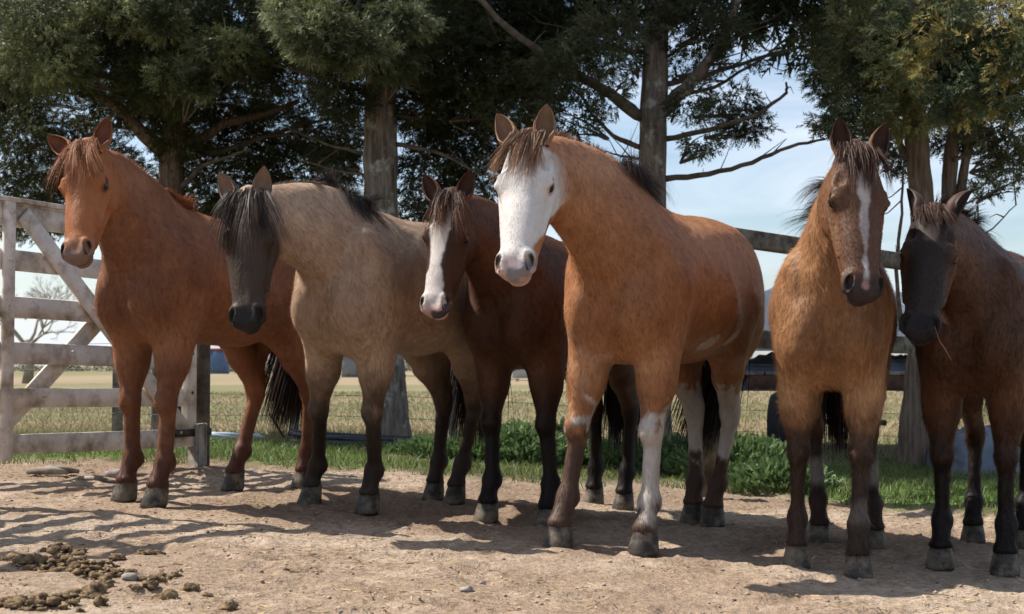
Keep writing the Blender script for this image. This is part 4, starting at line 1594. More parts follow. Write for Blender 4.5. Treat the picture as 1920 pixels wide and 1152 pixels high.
def mane(H, n, t0, t1, length, c1, c2, side=1, lift=.6, droop=1.8, seed=3, tipc=None, curl=.2, fan=.3, width=.0022, bumpy=0.0, back=.0, drop=.0):
    r = np.random.default_rng(seed)
    roots, dirs, lens, dr = [], [], [], []
    nl = max(8, int((t1 - t0) * (16 if length > .1 else 60)) * 2)
    cids = []
    cl = r.normal(0, 1, (nl, 3))
    ct = r.uniform(t0, t1, nl)
    cs = r.uniform(.3, 1.2, nl)
    clen = r.uniform(.6, 1.15, nl)
    for i in range(n):
        c_ = r.integers(0, nl)
        cids.append(c_)
        t = np.clip(ct[c_] + r.normal(0, .012), t0, t1)
        q = t * 13
        j = min(int(q), 12)
        a = q - j
        pos = H.crest[j][0] * (1 - a) + H.crest[j + 1][0] * a
        up = unit(H.crest[j][1] * (1 - a) + H.crest[j + 1][1] * a)
        tg = H.crest[j][2]
        roots.append(pos - up * (.012 + (.02 if lift < .4 else 0)) + V3(0, r.normal(0, .010) + (.035 * np.sign(side) if lift < .2 else (side * .02 if lift < .4 else 0)), 0))
        dirs.append(up * lift * r.uniform(.8, 1.2) + V3(0, side * cs[c_], 0) + tg * r.normal(0, fan * .4) + tg * cl[c_][0] * fan * .6 - tg * back + cl[c_] * bumpy)
        lens.append(length * clen[c_] * r.uniform(.75, 1.1))
        dr.append(droop * (1 + .2 * cl[c_][1]))
    hair_part(H, 'mane', roots, dirs, lens, dr, width, c1, c2, 7, curl, seed, None, tipc, cids)


def tail(H, n, length, c1, c2, swing=(0, 0), seed=5, tipc=None, spread=.05, droop=2.2, out=.35, curl=.12, width=.010):
    r = np.random.default_rng(seed)
    roots, dirs, lens, dr = [], [], [], []
    # the dock is covered along its length: roots run down a short stem
    st = V3(H.hx - .12, 0, 1.27)
    for i in range(n):
        a = r.random() ** 1.5
        stem = st + V3(-.06 - .02 * a, 0, -.38 * a)
        roots.append(stem + V3(r.normal(0, .02), r.normal(0, .034), r.normal(0, .01)))
        dirs.append(V3(-out * (1 - a) + swing[0] * .6, swing[1] * .6, -1) + np.clip(r.normal(0, .09, 3), -.16, .16) * V3(1, 1, .3) + V3(0, np.clip(r.normal(0, spread), -1.6 * spread, 1.6 * spread), 0))
        lens.append((length - .38 * a) * r.uniform(.7, 1.08))
        dr.append(droop)
    g = unit(V3(swing[0], swing[1], -1))
    hair_part(H, 'tail', roots, dirs, lens, dr, width, c1, c2, 9, curl, seed, g, tipc, push=False)
# ---------------------------------------------------------------- the six horses
def mixc(a, b, m):
    m = np.clip(m, 0, 1)[:, None]
    return a * (1 - m) + np.asarray(b, float)[None] * m


def base_coat(c, main, dark, light, legc=None, legtop=.62, legfade=.16, belly=.35):
    n = len(c['V'])
    col = np.tile(np.array(main, float), (n, 1))
    col = mixc(col, dark, smooth01((c['n1'] - .42) * 3.2) * .55)
    col = mixc(col, light, smooth01((.50 - c['n1']) * 3.5) * .45)
    col = mixc(col, light, smooth01((.92 - c['z']) / .2) * belly * smooth01((c['z'] - .62) / .15))
    if legc is not None:
        m = smooth01((legtop - c['z'] + (c['n2'] - .5) * .22) / legfade)
        col = mixc(col, legc, m * .95)
    col = col * (0.82 + .36 * c['n3'])[:, None]
    return col


def feature(col, c, muzz, eyes, m0=.50):
    """darker muzzle, nostrils and eye rims in head coordinates"""
    hm = c['head']
    col = mixc(col, muzz, hm * smooth01((c['hu'] - m0 + (c['n2'] - .5) * .06) / .06))
    for g in (-1, 1):
        d = np.sqrt(((c['hu'] - .222) / 1.5) ** 2 + (c['hv'] + .068) ** 2 + (c['hw'] - g * .10) ** 2)
        col = mixc(col, eyes, hm * smooth01((.034 - d) / .012) * .9)
        d = np.sqrt(((c['hu'] - .572) / 2.2) ** 2 + (c['hv'] + .028) ** 2 + (c['hw'] - g * .064) ** 2)
        col = mixc(col, (.012, .009, .009), hm * smooth01((.021 - d) / .006))
    m = hm * smooth01((.006 - np.abs(c['hv'] + .0985)) / .004) * (c['hu'] > .575)
    col = mixc(col, (.02, .014, .012), m)
    return col


def color_chestnut(c):
    col = base_coat(c, (.195, .080, .039), (.112, .045, .024), (.31, .140, .074), (.070, .027, .017), .52, .40, .5)
    hm = c['head']
    col = mixc(col, (.33, .115, .038), hm * .8)
    col = mixc(col, (.38, .19, .11), hm * smooth01((.05 - np.abs(c['hw'])) / .04) * smooth01((.5 - c['hu']) / .15) * .35)
    col = mixc(col, (.27, .13, .075), hm * smooth01((c['hu'] - .50) / .05) * .8)
    col = mixc(col, (.46, .27, .13), hm * smooth01((.02 - np.abs(c['hv'] + .10)) / .02) * (c['hu'] > .56) * .7)
    col = feature(col, c, (.20, .125, .095), (.10, .035, .018), .53)
    return col


def color_dun(c):
    col = base_coat(c, (.330, .222, .150), (.225, .150, .104), (.47, .34, .235), (.024, .017, .014), .80, .40, .6)
    hm = c['head']
    col = mixc(col, (.038, .025, .018), hm * smooth01((c['hu'] - .05) / .12) * smooth01((c['hv'] + .24 + (c['n2'] - .5) * .05) / .06) * .96)
    col = mixc(col, (.16, .125, .11), hm * smooth01((.018 - np.abs(c['hw'] - .01)) / .02) * smooth01((c['n1'] - .4) * 6) * (c['hu'] > .3) * .5)
    col = feature(col, c, (.020, .016, .015), (.03, .02, .016), .50)
    d = c['V'][:, 2]
    return col


def color_darkbay(c):
    col = base_coat(c, (.062, .026, .013), (.032, .014, .009), (.125, .053, .024), (.010, .0075, .007), .68, .22, .2)
    hm = c['head']
    col = mixc(col, (.040, .019, .012), hm * .85)
    bl = .052 + (c['n2'] - .5) * .030 + .012 * np.sin(c['hu'] * 14) + np.clip(c['hu'] - .5, 0, .1) * .35
    m = hm * smooth01((bl - np.abs(c['hw'] + .012)) / .012) * smooth01((c['hv'] + .13) / .03) * (c['hu'] > .03)
    col = mixc(col, (.52, .48, .45), m)
    col = feature(col, c, (.42, .27, .235), (.03, .015, .01), .545)
    sp = vnoise(c['V'], 26, 3)
    col = mixc(col, (.06, .05, .055), hm * (c['hu'] > .56) * smooth01((sp - .60) * 8) * smooth01((c['hw'] + .02) / .02))
    return col


def color_whiteface(c):
    col = base_coat(c, (.275, .122, .055), (.195, .082, .036), (.42, .215, .108), None)
    z, lg = c['z'], c['leg']
    isleg = (c['dleg'] < .03) & (z < .95)
    # dark smudged legs with white stockings
    col = mixc(col, (.048, .031, .024), smooth01((.60 - z + (c['n2'] - .5) * .3) / .15) * .9)
    wh = np.array((.44, .40, .36))
    j = (c['n2'] - .5) * .25
    lf = (lg == 1) * smooth01((.56 - z + j) / .04) * smooth01((z - .13 + j) / .10)
    rf = (lg == 0) * smooth01((.035 - np.abs(z - .55) * .8 + (c['n2'] - .52) * .4) / .05) * .7 + (lg == 0) * smooth01((.06 - np.abs(z - .78) * .6 + (c['n2'] - .56) * .5) / .08) * .2
    rf2 = (lg == 0) * smooth01((.08 - np.abs(z - .86) + (c['n2'] - .58) * .4) / .08) * .45
    lh = ((lg == 3) | (lg == 2)) * smooth01((.68 - z + j) / .04) * smooth01((z - .30 + j) / .06)
    col = mixc(col, wh, (lf + lh + rf) * (c['n3'] * .3 + .8))
    # white patches low on the side
    V = c['V']
    for (x, z0, rx, rz, a) in ((-.50, .875, .085, .032, .25), (-.74, .91, .075, .028, .5)):
        dx, dz = V[:, 0] - x, V[:, 2] - z0 + (V[:, 0] - x) * a
        col = mixc(col, (.50, .43, .36), (V[:, 1] > .05) * (c['dleg'] > .01) * smooth01((1 - np.sqrt((dx / rx) ** 2 + (dz / rz) ** 2) + (c['n2'] - .5) * 1.2) / .3) * .8)
    hm = c['head']
    fw = smooth01((c['hv'] + .235 - np.clip(c['hu'] - .2, 0, .3) * .6 + (c['n2'] - .5) * .03) / .02)
    fw = np.where(c['hw'] < 0, fw, fw) * smooth01((c['hu'] - .045 + (c['n2'] - .5) * .06) / .03)
    col = mixc(col, (.53, .50, .475), hm * fw)
    # thin-haired pink and grey skin
    d = np.sqrt((c['hu'] - .585) ** 2 + (c['hv'] + .05) ** 2 + (c['hw'] / 1.5) ** 2)
    sp = vnoise(c['V'], 24, 8)
    col = mixc(col, (.44, .30, .27), hm * smooth01((c['hu'] - .535) / .04) * .75)
    col = mixc(col, (.20, .185, .20), hm * smooth01((c['hu'] - .545) / .03) * smooth01((sp - .48) * 6))
    col = mixc(col, (.40, .28, .19), hm * smooth01((.03 - np.sqrt((c['hu'] - .20) ** 2 + (c['hw'] - .02) ** 2)) / .03) * .5)
    col = feature2(col, c)
    return col


def feature2(col, c):
    hm = c['head']
    for g in (-1, 1):
        d = np.sqrt(((c['hu'] - .222) / 1.5) ** 2 + (c['hv'] + .068) ** 2 + (c['hw'] - g * .10) ** 2)
        col = mixc(col, (.34, .18, .16), hm * smooth01((.031 - d) / .010) * .8)
        d = np.sqrt(((c['hu'] - .572) / 2.2) ** 2 + (c['hv'] + .028) ** 2 + (c['hw'] - g * .064) ** 2)
        col = mixc(col, (.03, .022, .022), hm * smooth01((.021 - d) / .006))
    m = hm * smooth01((.006 - np.abs(c['hv'] + .0985)) / .004) * (c['hu'] > .575)
    return mixc(col, (.10, .06, .05), m)


def color_star(c):
    col = base_coat(c, (.255, .126, .058), (.145, .068, .034), (.45, .265, .135), (.030, .018, .014), .72, .22, .4)
    z = c['z']
    V = c['V']
    wht = ((c['leg'] == 1) * smooth01((z - .19) / .05) * smooth01((.36 - z + (c['n2'] - .5) * .2) / .10) * .22
           + ((c['leg'] == 2) | (c['leg'] == 3)) * smooth01((z - .26) / .05) * smooth01((.44 - z) / .06) * .6)
    col = mixc(col, (.33, .29, .26), wht)
    hm = c['head']
    col = mixc(col, (.078, .040, .026), hm * .9)
    col = mixc(col, (.20, .095, .045), hm * smooth01((np.abs(c['hw']) - .05) / .03) * smooth01((-c['hv'] - .05) / .04) * .6)
    wdt = np.interp(c['hu'], [.08, .13, .17, .22, .28, .36, .44, .50, .54], [.0, .026, .034, .026, .022, .018, .012, .016, .016])
    m = hm * smooth01((wdt + (c['n2'] - .5) * .03 - np.abs(c['hw'] - .006 + c['hu'] * .01)) / .012) * (c['hv'] > -.1)
    col = mixc(col, (.46, .43, .42), m * np.interp(c['hu'], [.1, .22, .3, .45, .5], [1, .95, .6, .6, 1]))
    col = feature(col, c, (.040, .027, .026), (.03, .015, .012), .52)
    pk = hm * smooth01((.020 - np.sqrt((c['hu'] - .575) ** 2 + (c['hw'] + .002) ** 2 + (np.clip(c['hv'] + .03, -1, 0)) ** 2) + (c['n2'] - .5) * .02) / .008)
    col = mixc(col, (.30, .16, .14), pk)
    col = mixc(col, (.20, .16, .12), hm * (c['hv'] < -.125) * (c['hu'] > .5) * .6)
    return col


def color_brown(c):
    col = base_coat(c, (.070, .031, .016), (.032, .016, .010), (.15, .062, .028), (.009, .007, .007), .66, .26, .2)
    hm = c['head']
    col = mixc(col, (.022, .016, .014), hm * smooth01((.10 - np.abs(c['hw']) + (c['n2'] - .5) * .04) / .03) * .95)
    col = mixc(col, (.14, .11, .095), hm * smooth01((.045 - np.sqrt(((c['hu'] - .13) / 1.6) ** 2 + c['hw'] ** 2) + (c['n2'] - .5) * .03) / .03) * (c['hv'] > -.08) * .8)
    return feature(col, c, (.012, .010, .011), (.02, .015, .012), .50)


BLK, BRN = (.012, .010, .010), (.075, .042, .028)
h1 = make_horse(dict(
    label='chestnut horse with a flaxen-red forelock at the left end beside the white gate',
    s=1.0, T=(-1.84, 7.25), phi=26, poll=(152, 262, 6.72), tip=(133, 478), hl=.62, hyaw=12, color=color_chestnut,
    RF=(232, 936), LF=(290, 946), RH=(436, 916), LH=(566, 912), earin=(.16, .06, .03), earout=(.26, .09, .035), ear=.165,
    eart={-1: (.1, 1.05), 1: (.1, .32)}, tuft=.004, arch=.55, toe={'RF': 4, 'LF': -6}, hairlen=.019))
h2 = make_horse(dict(
    label='pale dun horse with a black face and shaggy black forelock',
    s=1.0, T=(-.80, 6.95), phi=28, poll=(458, 356, 6.42), tip=(457, 606), hl=.64, hyaw=6, color=color_dun,
    leg=.96, RF=(580, 944), LF=(688, 960), RH=(812, 934), LH=(852, 942), earin=(.24, .16, .11), earout=(.10, .07, .05), eartip=(.02, .015, .012), ear=.155,
    eart={-1: (.15, .35), 1: (.15, .14)}, arch=.62, blen=.05, tuft=.004, hairlen=.024, toe={'RF': -4}))
h3 = make_horse(dict(
    label='dark bay horse with a broad white blaze and pink muzzle, third from the left',
    s=.98, T=(.02, 7.25), phi=28, poll=(838, 358, 6.72), tip=(806, 582), hl=.60, hyaw=20, color=color_darkbay,
    RF=(911, 975), LF=(1024, 986), RH=(1112, 944), LH=(1168, 954), earin=(.06, .03, .02), earout=(.12, .045, .025), ear=.15,
    eart={-1: (.2, .55), 1: (.2, .28)}, arch=.4))
h4 = make_horse(dict(
    label='big orange-brown horse with a bald white face and white-stockinged legs',
    s=1.05, T=(.52, 6.45), phi=27, poll=(985, 243, 5.86), tip=(957, 504), hl=.66, hyaw=17, color=color_whiteface,
    RF=(1046, 1024), LF=(1206, 1036), RH=(1298, 978), LH=(1335, 984), earin=(.20, .12, .075), earout=(.24, .10, .045), ear=.165,
    eart={-1: (.1, .45), 1: (.2, .08)}, arch=.60, fat=1.03, tuft=.004, toe={'RF': 12}, pale_hoof=('RF', 'LF'), nd=1.08, nw=1.1))
h5 = make_horse(dict(
    label='shaggy brown horse with a white star and stripe, second from the right',
    s=.97, T=(1.37, 6.10), phi=14, poll=(1616, 270, 5.66), tip=(1628, 548), hl=.64, hyaw=-6, color=color_star,
    leg=.94, RF=(1494, 1060), LF=(1609, 1080), RH=(1536, 1016), LH=(1640, 1026), earin=(.045, .022, .015), earout=(.14, .06, .03), ear=.16,
    eart={-1: (.15, .12), 1: (.15, .30)}, arch=.85, fat=1.0, tuft=.008, hairlen=.030, hairs=66000, hairw=.0022, swirl=3.2, lift=.35, haircol=1.2, pale_hoof=('RF', 'LF')))
h6 = make_horse(dict(
    label='dark brown horse with a nearly black lowered face at the right end',
    s=.97, T=(2.03, 6.25), phi=25, poll=(1752, 382, 5.82), tip=(1724, 618), hl=.60, hyaw=16, color=color_brown,
    RF=(1763, 1062), LF=(1884, 1074), RH=(1824, 1016), LH=(1918, 1024), earin=(.03, .02, .016), earout=(.055, .028, .02), ear=.15,
    eart={-1: (-.1, .35), 1: (.1, .50)}, earopen=.2, earside=1.0, arch=.45, tuft=.006, hairlen=.024, hairs=60000, hairw=.0022, swirl=2.4, lift=.3))
# manes, forelocks, tails
forelock(h1, 832, .26, (.26, .10, .045), (.40, .19, .10), side=.05, spread=.06, seed=1, droop=1.1, lift=.7)
mane(h1, 832, .18, .42, .13, (.22, .07, .03), (.36, .15, .07), side=.8, lift=1.2, droop=1.6, seed=2, curl=.6, bumpy=.25)
mane(h1, 640, .42, .95, .035, (.26, .09, .04), (.34, .13, .06), side=.3, lift=1.0, droop=.5, seed=3)
tail(h1, 1215, 1.02, BLK, (.05, .025, .018), seed=4, swing=(.0, -.30), spread=.22)
forelock(h2, 1056, .34, BLK, (.13, .10, .085), side=-.12, spread=.080, seed=11, droop=1.3, lift=.4, tipc=(.07, .045, .03))

mane(h2, 960, .5, .96, .035, (.12, .08, .05), (.05, .035, .03), side=.2, lift=1.0, droop=.4, seed=13)
tail(h2, 1215, 1.0, BLK, (.04, .028, .022), seed=14, spread=.15, swing=(0, -.14))
forelock(h3, 960, .25, (.022, .012, .010), (.09, .048, .034), side=.25, spread=.07, seed=21, droop=1.0, lift=.6, tipc=(.16, .07, .035))
mane(h3, 768, .3, .96, .08, BLK, BRN, side=-.8, lift=.5, droop=1.5, seed=22)
tail(h3, 1080, 1.0, BLK, (.03, .02, .016), seed=24, spread=.14)
forelock(h4, 560, .21, (.06, .038, .028), (.26, .155, .095), side=-.22, spread=.065, seed=31, droop=1.3, lift=.35, tipc=(.30, .15, .08), curl=.3)
mane(h4, 1344, .45, .97, .055, (.20, .08, .035), (.07, .035, .025), side=.25, lift=1.2, droop=.6, seed=32, curl=.15)
mane(h4, 992, .26, .44, .24, BLK, (.06, .03, .022), side=.30, lift=.15, droop=4.5, seed=33, curl=.22, bumpy=.10)
tail(h4, 1134, .98, BLK, (.035, .022, .018), seed=34, spread=.14, swing=(.0, -.30))
forelock(h5, 768, .20, (.028, .015, .012), (.13, .07, .05), side=.15, spread=.07, seed=41, droop=1.1, lift=.5)
mane(h5, 1056, .3, .85, .27, BLK, (.06, .035, .028), side=-1.1, lift=.5, droop=2.0, seed=42, curl=.35)
tail(h5, 810, .85, BLK, (.04, .022, .018), seed=44)
forelock(h6, 640, .11, (.045, .022, .016), (.09, .05, .035), side=.35, spread=.06, seed=51, droop=.8, lift=.4, curl=.4)
mane(h6, 1024, .25, .92, .17, BLK, (.05, .03, .024), side=.8, lift=.8, droop=2.4, seed=52, curl=.3)
tail(h6, 810, .62, (.05, .022, .014), (.15, .07, .045), seed=54, swing=(0, -.15), spread=.2)

mane(h2, 1120, .22, .62, .15, BLK, (.09, .06, .045), side=.5, lift=1.3, droop=1.6, seed=12, curl=.8, bumpy=.5)
mane(h2, 672, .30, .42, .26, BLK, (.05, .035, .028), side=.30, lift=.15, droop=4.5, seed=16, curl=.25, bumpy=.12)
# ---------------------------------------------------------------- trailer, tyre, tarps, hose
RUBBER = noise_mat('tyre_rubber', (.014, .014, .015), (.032, .031, .030), scale=20, rough=.8, bump=.3)
RUST_ = noise_mat('rusty_steel', (.07, .035, .025), (.13, .07, .05), scale=14, rough=.8, bump=.4)
TARPB = noise_mat('blue_grey_tarp', (.09, .115, .16), (.16, .19, .24), scale=3, rough=.45, bump=.5, dist=.04, c3=(.045, .05, .06), scale3=2)
TARPW = noise_mat('pale_sheet', (.55, .57, .60), (.72, .73, .74), scale=3, rough=.5, bump=.3)


def tyre(parent, c, r, w, ax=Vector((1, 0, 0)), name='tyre'):
    """tyre with rounded shoulders and a rim; axis = ax"""
    prof = [(.56, -.5), (.72, -.56), (.92, -.52), (.985, -.36), (1, -.1), (1, .1), (.985, .36), (.92, .52), (.72, .56), (.56, .5)]
    n = 30
    a = ax.normalized()
    b = Vector((0, 0, 1))
    d = a.cross(b)
    V, F = [], []
    for j in range(n):
        th = 2 * math.pi * j / n
        e = b * math.cos(th) + d * math.sin(th)
        for k, (pr, pw) in enumerate(prof):
            rr = pr * r * (1 - (.018 if (j % 2 and 2 < k < 7) else 0))
            V.append(Vector(c) + e * rr + a * (pw * w))
    m_ = len(prof)
    for j in range(n):
        for k in range(m_):
            F.append((j * m_ + k, j * m_ + (k + 1) % m_, ((j + 1) % n) * m_ + (k + 1) % m_, ((j + 1) % n) * m_ + k))
    o = mesh_np(name, np.array([tuple(v) for v in V]), F, RUBBER, None, True)
    adopt(o, parent)
    m = MB()
    m.tube([Vector(c) - a * w * .35, Vector(c) - a * w * .3, Vector(c) + a * w * .3, Vector(c) + a * w * .35], [r * .50, r * .575, r * .575, r * .50], 20)
    m.build('rim', RUST_, parent, True)


def tarp_heap(name, a, b, depth, h, mat, label, cat, seed, parent=None, z0=None):
    nx, ny = 46, 26
    u, v = np.meshgrid(np.linspace(0, 1, nx), np.linspace(0, 1, ny))
    x = a[0] + (b[0] - a[0]) * u
    y = a[1] + (b[1] - a[1]) * u + depth * v
    P = np.stack([x.ravel(), y.ravel(), 0 * x.ravel()], 1)
    prof = (np.sin(np.clip(u, 0, 1) * math.pi).ravel() ** .35) * (np.sin(v.ravel() * math.pi) ** .4)
    z = h * prof * (.75 + .5 * (fbm(P, 2.3, seed, 3) - .3)) + (np.abs(fbm(P, 6, seed + 1, 2) - .5)) * .16 * prof
    P[:, 2] = (ground_z(P[:, 0], P[:, 1]) if z0 is None else z0) + z
    i = np.arange(nx * ny).reshape(ny, nx)
    F = np.stack([i[:-1, :-1].ravel(), i[:-1, 1:].ravel(), i[1:, 1:].ravel(), i[1:, :-1].ravel()], 1)
    o = mesh_np(name, P, F, mat, None, True)
    if parent is not None:
        adopt(o, parent)
    else:
        tag(o, label, cat)
    return o


tl = at(1466, 845, 13.4)
tz = float(ground_z(tl.x, tl.y))
tr = empty('farm_trailer', (tl.x + .9, 13.9, tz), 'old farm trailer under grey tarps behind the shaggy brown horse', 'trailer')
tyre(tr, (tl.x, 13.3, tz + .31), .31, .20, Vector((.93, -.36, 0)).normalized())
tyre(tr, (tl.x + .6, 15.0, tz + .31), .31, .20, Vector((.93, -.36, 0)).normalized())
m = MB(); m.beam((tl.x - .28, 13.62, tz + .70), (tl.x + 2.4, 13.75, tz + .70), .08, .14, bev=.01); m.build('bed_beam', RUST_, tr)
m = MB(); m.beam((tl.x - .28, 15.1, tz + .70), (tl.x + 2.4, 15.2, tz + .70), .08, .14, bev=.01); m.build('bed_beam', RUST_, tr)
m = MB(); m.beam((tl.x + .05, 13.1, tz + .10), (tl.x + .32, 13.1, tz + .66), .03, .05, bev=.004); m.build('strut', RUST_, tr)
m = MB(); m.beam((tl.x + .50, 13.1, tz + .10), (tl.x + .30, 13.1, tz + .66), .03, .05, bev=.004); m.build('strut', RUST_, tr)
m = MB(); m.beam((tl.x - .1, 13.08, tz + .36), (tl.x + .9, 13.08, tz + .34), .03, .05, bev=.004); m.build('crossbar', RUST_, tr)
m = MB()
for k in range(9):
    pass
for k in range(10):
    m = MB(); m.box((tl.x - .25 + .28 * k, 14.4, tz + .79), (.26, 1.5, .035), None, .004); m.build('plank', OLDWOOD, tr)
tarp_heap('tarp', (tl.x - .55, 13.7), (tl.x + 2.3, 13.8), 1.3, .42, TARPB, None, None, 5, tr, tz + .62)
tarp_heap('tarp', (tl.x - .55, 13.8), (tl.x + 2.3, 13.9), 1.2, .78, TARPW, None, None, 9, tr, tz + 1.02)['label'] = 'pale upper tarp'
tarp_heap('tarpaulin', tuple(at(1778, 880, 11.6))[:2], tuple(at(2010, 880, 11.9))[:2], .9, .50, TARPB, 'crumpled blue tarpaulin on the grass behind the dark brown horse', 'tarpaulin', 15)

HOSEB = noise_mat('black_pipe', (.018, .02, .025), (.04, .042, .05), scale=10, rough=.45)
HOSEW = noise_mat('pale_hose', (.30, .36, .42), (.42, .48, .54), scale=10, rough=.45)
def coil(cx, cy, r0, n, rad, mat, label, seed, squash=.6):
    r = random.Random(seed)
    pts = []
    for i in range(n * 20):
        a = i / 20 * 2 * math.pi
        rr = r0 * (1 + .07 * math.sin(a * .37 + seed) + .04 * math.sin(a * 1.7))
        x, y = cx + rr * math.cos(a), cy + rr * squash * math.sin(a)
        pts.append((x, y, float(ground_z(x, y)) + .05 + .02 * math.sin(a * 1.3) + .012 * (i / 20)))
    m = MB()
    m.tube(pts, rad, 7)
    tag(m.build('hose', mat, None, True), label, 'hose')
c0 = at(425, 822, 12.4); coil(c0.x, 12.4, .30, 3, .017, HOSEW, 'pale blue-grey hose coiled on the grass behind the chestnut horse', 2)
c0 = at(720, 818, 12.6); coil(c0.x, 12.6, .85, 3, .022, HOSEB, 'black plastic pipe lying in wide loops round the foot of the lichened tree', 6, .5)

# ---------------------------------------------------------------- droppings, stones, wood on the yard
DUNG = noise_mat('dry_dung', (.055, .034, .020), (.165, .108, .060), scale=55, rough=.98, bump=.9, dist=.012, c3=(.24, .17, .09), scale3=22, detail=8)
STONE = noise_mat('stone', (.20, .17, .155), (.32, .28, .255), scale=14, rough=.9, bump=.5, dist=.01)


def lump_mesh(name, r, sq, rough, seed, seg=12, ang=False, nfreq=1.0):
    V, F, F3 = [], [], []
    m_ = seg // 2 + 1
    for i in range(1, m_):
        th = math.pi * i / m_
        for j in range(seg):
            ph = 2 * math.pi * j / seg
            V.append((math.sin(th) * math.cos(ph), math.sin(th) * math.sin(ph), math.cos(th)))
    V = [(0, 0, 1)] + V + [(0, 0, -1)]
    V = np.array(V)
    d = 1 + rough * ((fbm(V + 9, 1.6 * nfreq, seed, 2) - .5) * 1.3 + (fbm(V + 9, 5 * nfreq, seed + 2, 2) - .5) * .8)
    if ang:
        d = 1 / np.maximum.reduce([np.abs(V @ unit(np.random.default_rng(seed + q).normal(0, 1, 3))) * (1.0 + .35 * (q % 3)) for q in range(7)] + [np.full(len(V), .55)]) * .85
    V = V * d[:, None] * r
    V[:, 2] *= sq
    for j in range(seg):
        F3.append((0, 1 + j, 1 + (j + 1) % seg))
        F3.append((len(V) - 1, 1 + (m_ - 2) * seg + (j + 1) % seg, 1 + (m_ - 2) * seg + j))
    for i in range(m_ - 2):
        for j in range(seg):
            F.append((1 + i * seg + j, 1 + (i + 1) * seg + j, 1 + (i + 1) * seg + (j + 1) % seg, 1 + i * seg + (j + 1) % seg))
    return V, F, F3


def lump(name, px, py, r, sq, mat, seed, label, cat, group=None, rough=.6, ang=False, seg=14, sink=.25):
    V, F, F3 = lump_mesh(name, r, sq, rough, seed, seg, ang, 1)
    w_ = on_ground(px, py)
    z = float(surf_z(np.array([w_.x]), np.array([w_.y]))[0])
    o = mesh_np(name, V, F, mat, None, not ang, F3=F3)
    o.location = (w_.x, w_.y, z + r * sq * (1 - sink * 2) * .6)
    o.rotation_euler = (0, 0, seed * 1.7)
    return tag(o, label, cat, group)


balls = [(252, 1102, .026, 'round dropping at the left end of the row of four beside the pale stone'),
         (281, 1100, .032, 'largest round dropping at the back of the row right of the pale stone'),
         (296, 1117, .030, 'front round dropping of the cluster right of the pale stone'),
         (316, 1121, .030, 'flattened dropping at the right front corner of the round cluster'),
         (357, 1106, .035, 'big oval dropping lying between the round cluster and a small one'),
         (390, 1115, .019, 'small hollow dropping just right of the big oval one'),
         (429, 1134, .034, 'single large dropping farthest right near the bottom edge'),
         (200, 1098, .028, 'rounded dropping left of the row, below the pale stone'),
         (180, 1107, .040, 'biggest dark lump at the front of the middle heap'),
         (165, 1103, .030, 'lump half hidden behind the biggest dark lump of the middle heap'),
         (187, 1134, .028, 'smooth dropping alone below the middle heap near the bottom'),
         (8, 1074, .018, 'small dark dropping cut by the left edge of the picture'),
         (150, 1148, .022, 'dropping touching the bottom edge of the picture at the left'),
         (208, 1071, .033, 'dark lump on top of the highest manure heap'),
         (197, 1085, .026, 'lump at the foot of the highest heap, left of the pale stone')]
GB = 'round horse droppings lying separately on the dirt'
for k, (a, b, r0, lb) in enumerate(balls):
    lump('dropping', a, b, r0 * .80, .72, DUNG, 200 + k, lb, 'dropping', GB, rough=1.0, seg=18)


def pile(px, py, w, h, n, seed, label):
    r = random.Random(seed)
    c = on_ground(px, py)
    z0 = float(ground_z(c.x, c.y))
    V, F, F3, nv = [], [], [], 0
    for k in range(int(n * 2.2)):
        rr = .003 + .015 * r.random() ** 2.2
        v, f, f3 = lump_mesh('x', rr, .6, 1.5, seed * 7 + k, 8)
        v = v * V3(*[r.uniform(.7, 1.5) for _ in range(2)], 1)
        a, q = r.uniform(0, 6.28), math.sqrt(r.random())
        x, y = c.x + math.cos(a) * q * w, c.y + math.sin(a) * q * w * .8
        zz = float(surf_z(np.array([x]), np.array([y]))[0]) + max(0, h * (1 - q)) * r.random() + rr * .3
        V.append(v + V3(x, y, zz))
        F.append(np.array(f) + nv)
        F3.append(np.array(f3) + nv)
        nv += len(v)
    tag(mesh_np('manure_pile', np.concatenate(V), np.concatenate(F), DUNG, None, True, F3=np.concatenate(F3)), label, 'manure')


for k, (a, b, w, h, n, lb) in enumerate([
        (45, 1050, .10, .02, 60, 'crumbled manure patch nearest the gate shadow at the left edge'),
        (95, 1062, .13, .03, 90, 'spread brown manure patch in the middle of the lower left heaps'),
        (120, 1030, .08, .02, 40, 'manure crumbs lying just in the edge of the slat shadow'),
        (195, 1070, .12, .04, 90, 'highest manure heap beside the pale angular stone'),
        (65, 1132, .12, .03, 80, 'crumbled manure patch in the lower left corner'),
        (275, 1036, .045, .015, 22, 'small flat manure crumb lying alone right of the heaps'),
        (285, 1080, .08, .02, 40, 'loose manure crumbs just behind the row of round droppings'),
        (545, 1064, .03, .01, 14, 'little manure crumb out on the open dirt below the dun horse'),
        (150, 1118, .06, .02, 30, 'manure crumbs at the foot of the lower heaps'),
        (225, 1047, .03, .01, 10, 'tiny manure crumb above the highest heap')]):
    pile(a, b, w, h, n, 40 + k, lb)
lump('stone', 244, 1084, .040, .55, STONE, 31, 'pale angular stone lying among the manure at the lower left', 'stone', ang=True, seg=10)
lump('stone', 760, 990, .034, .62, STONE, 32, 'pinkish angular stone in the shade below the dun horse', 'stone', ang=True, seg=10)
lump('stone', 875, 1104, .033, .55, STONE, 33, 'small grey stone alone on the sunlit foreground dirt', 'stone', ang=True, seg=10)
lump('stone', 1162, 1018, .036, .25, STONE, 35, 'flat pale stone between the front hooves of the bald-faced horse', 'stone', ang=True, seg=10)
lump('stone', 213, 893, .055, .6, STONE, 34, 'whitish lump beside the stick in front of the gate', 'stone', rough=.7, seg=12)
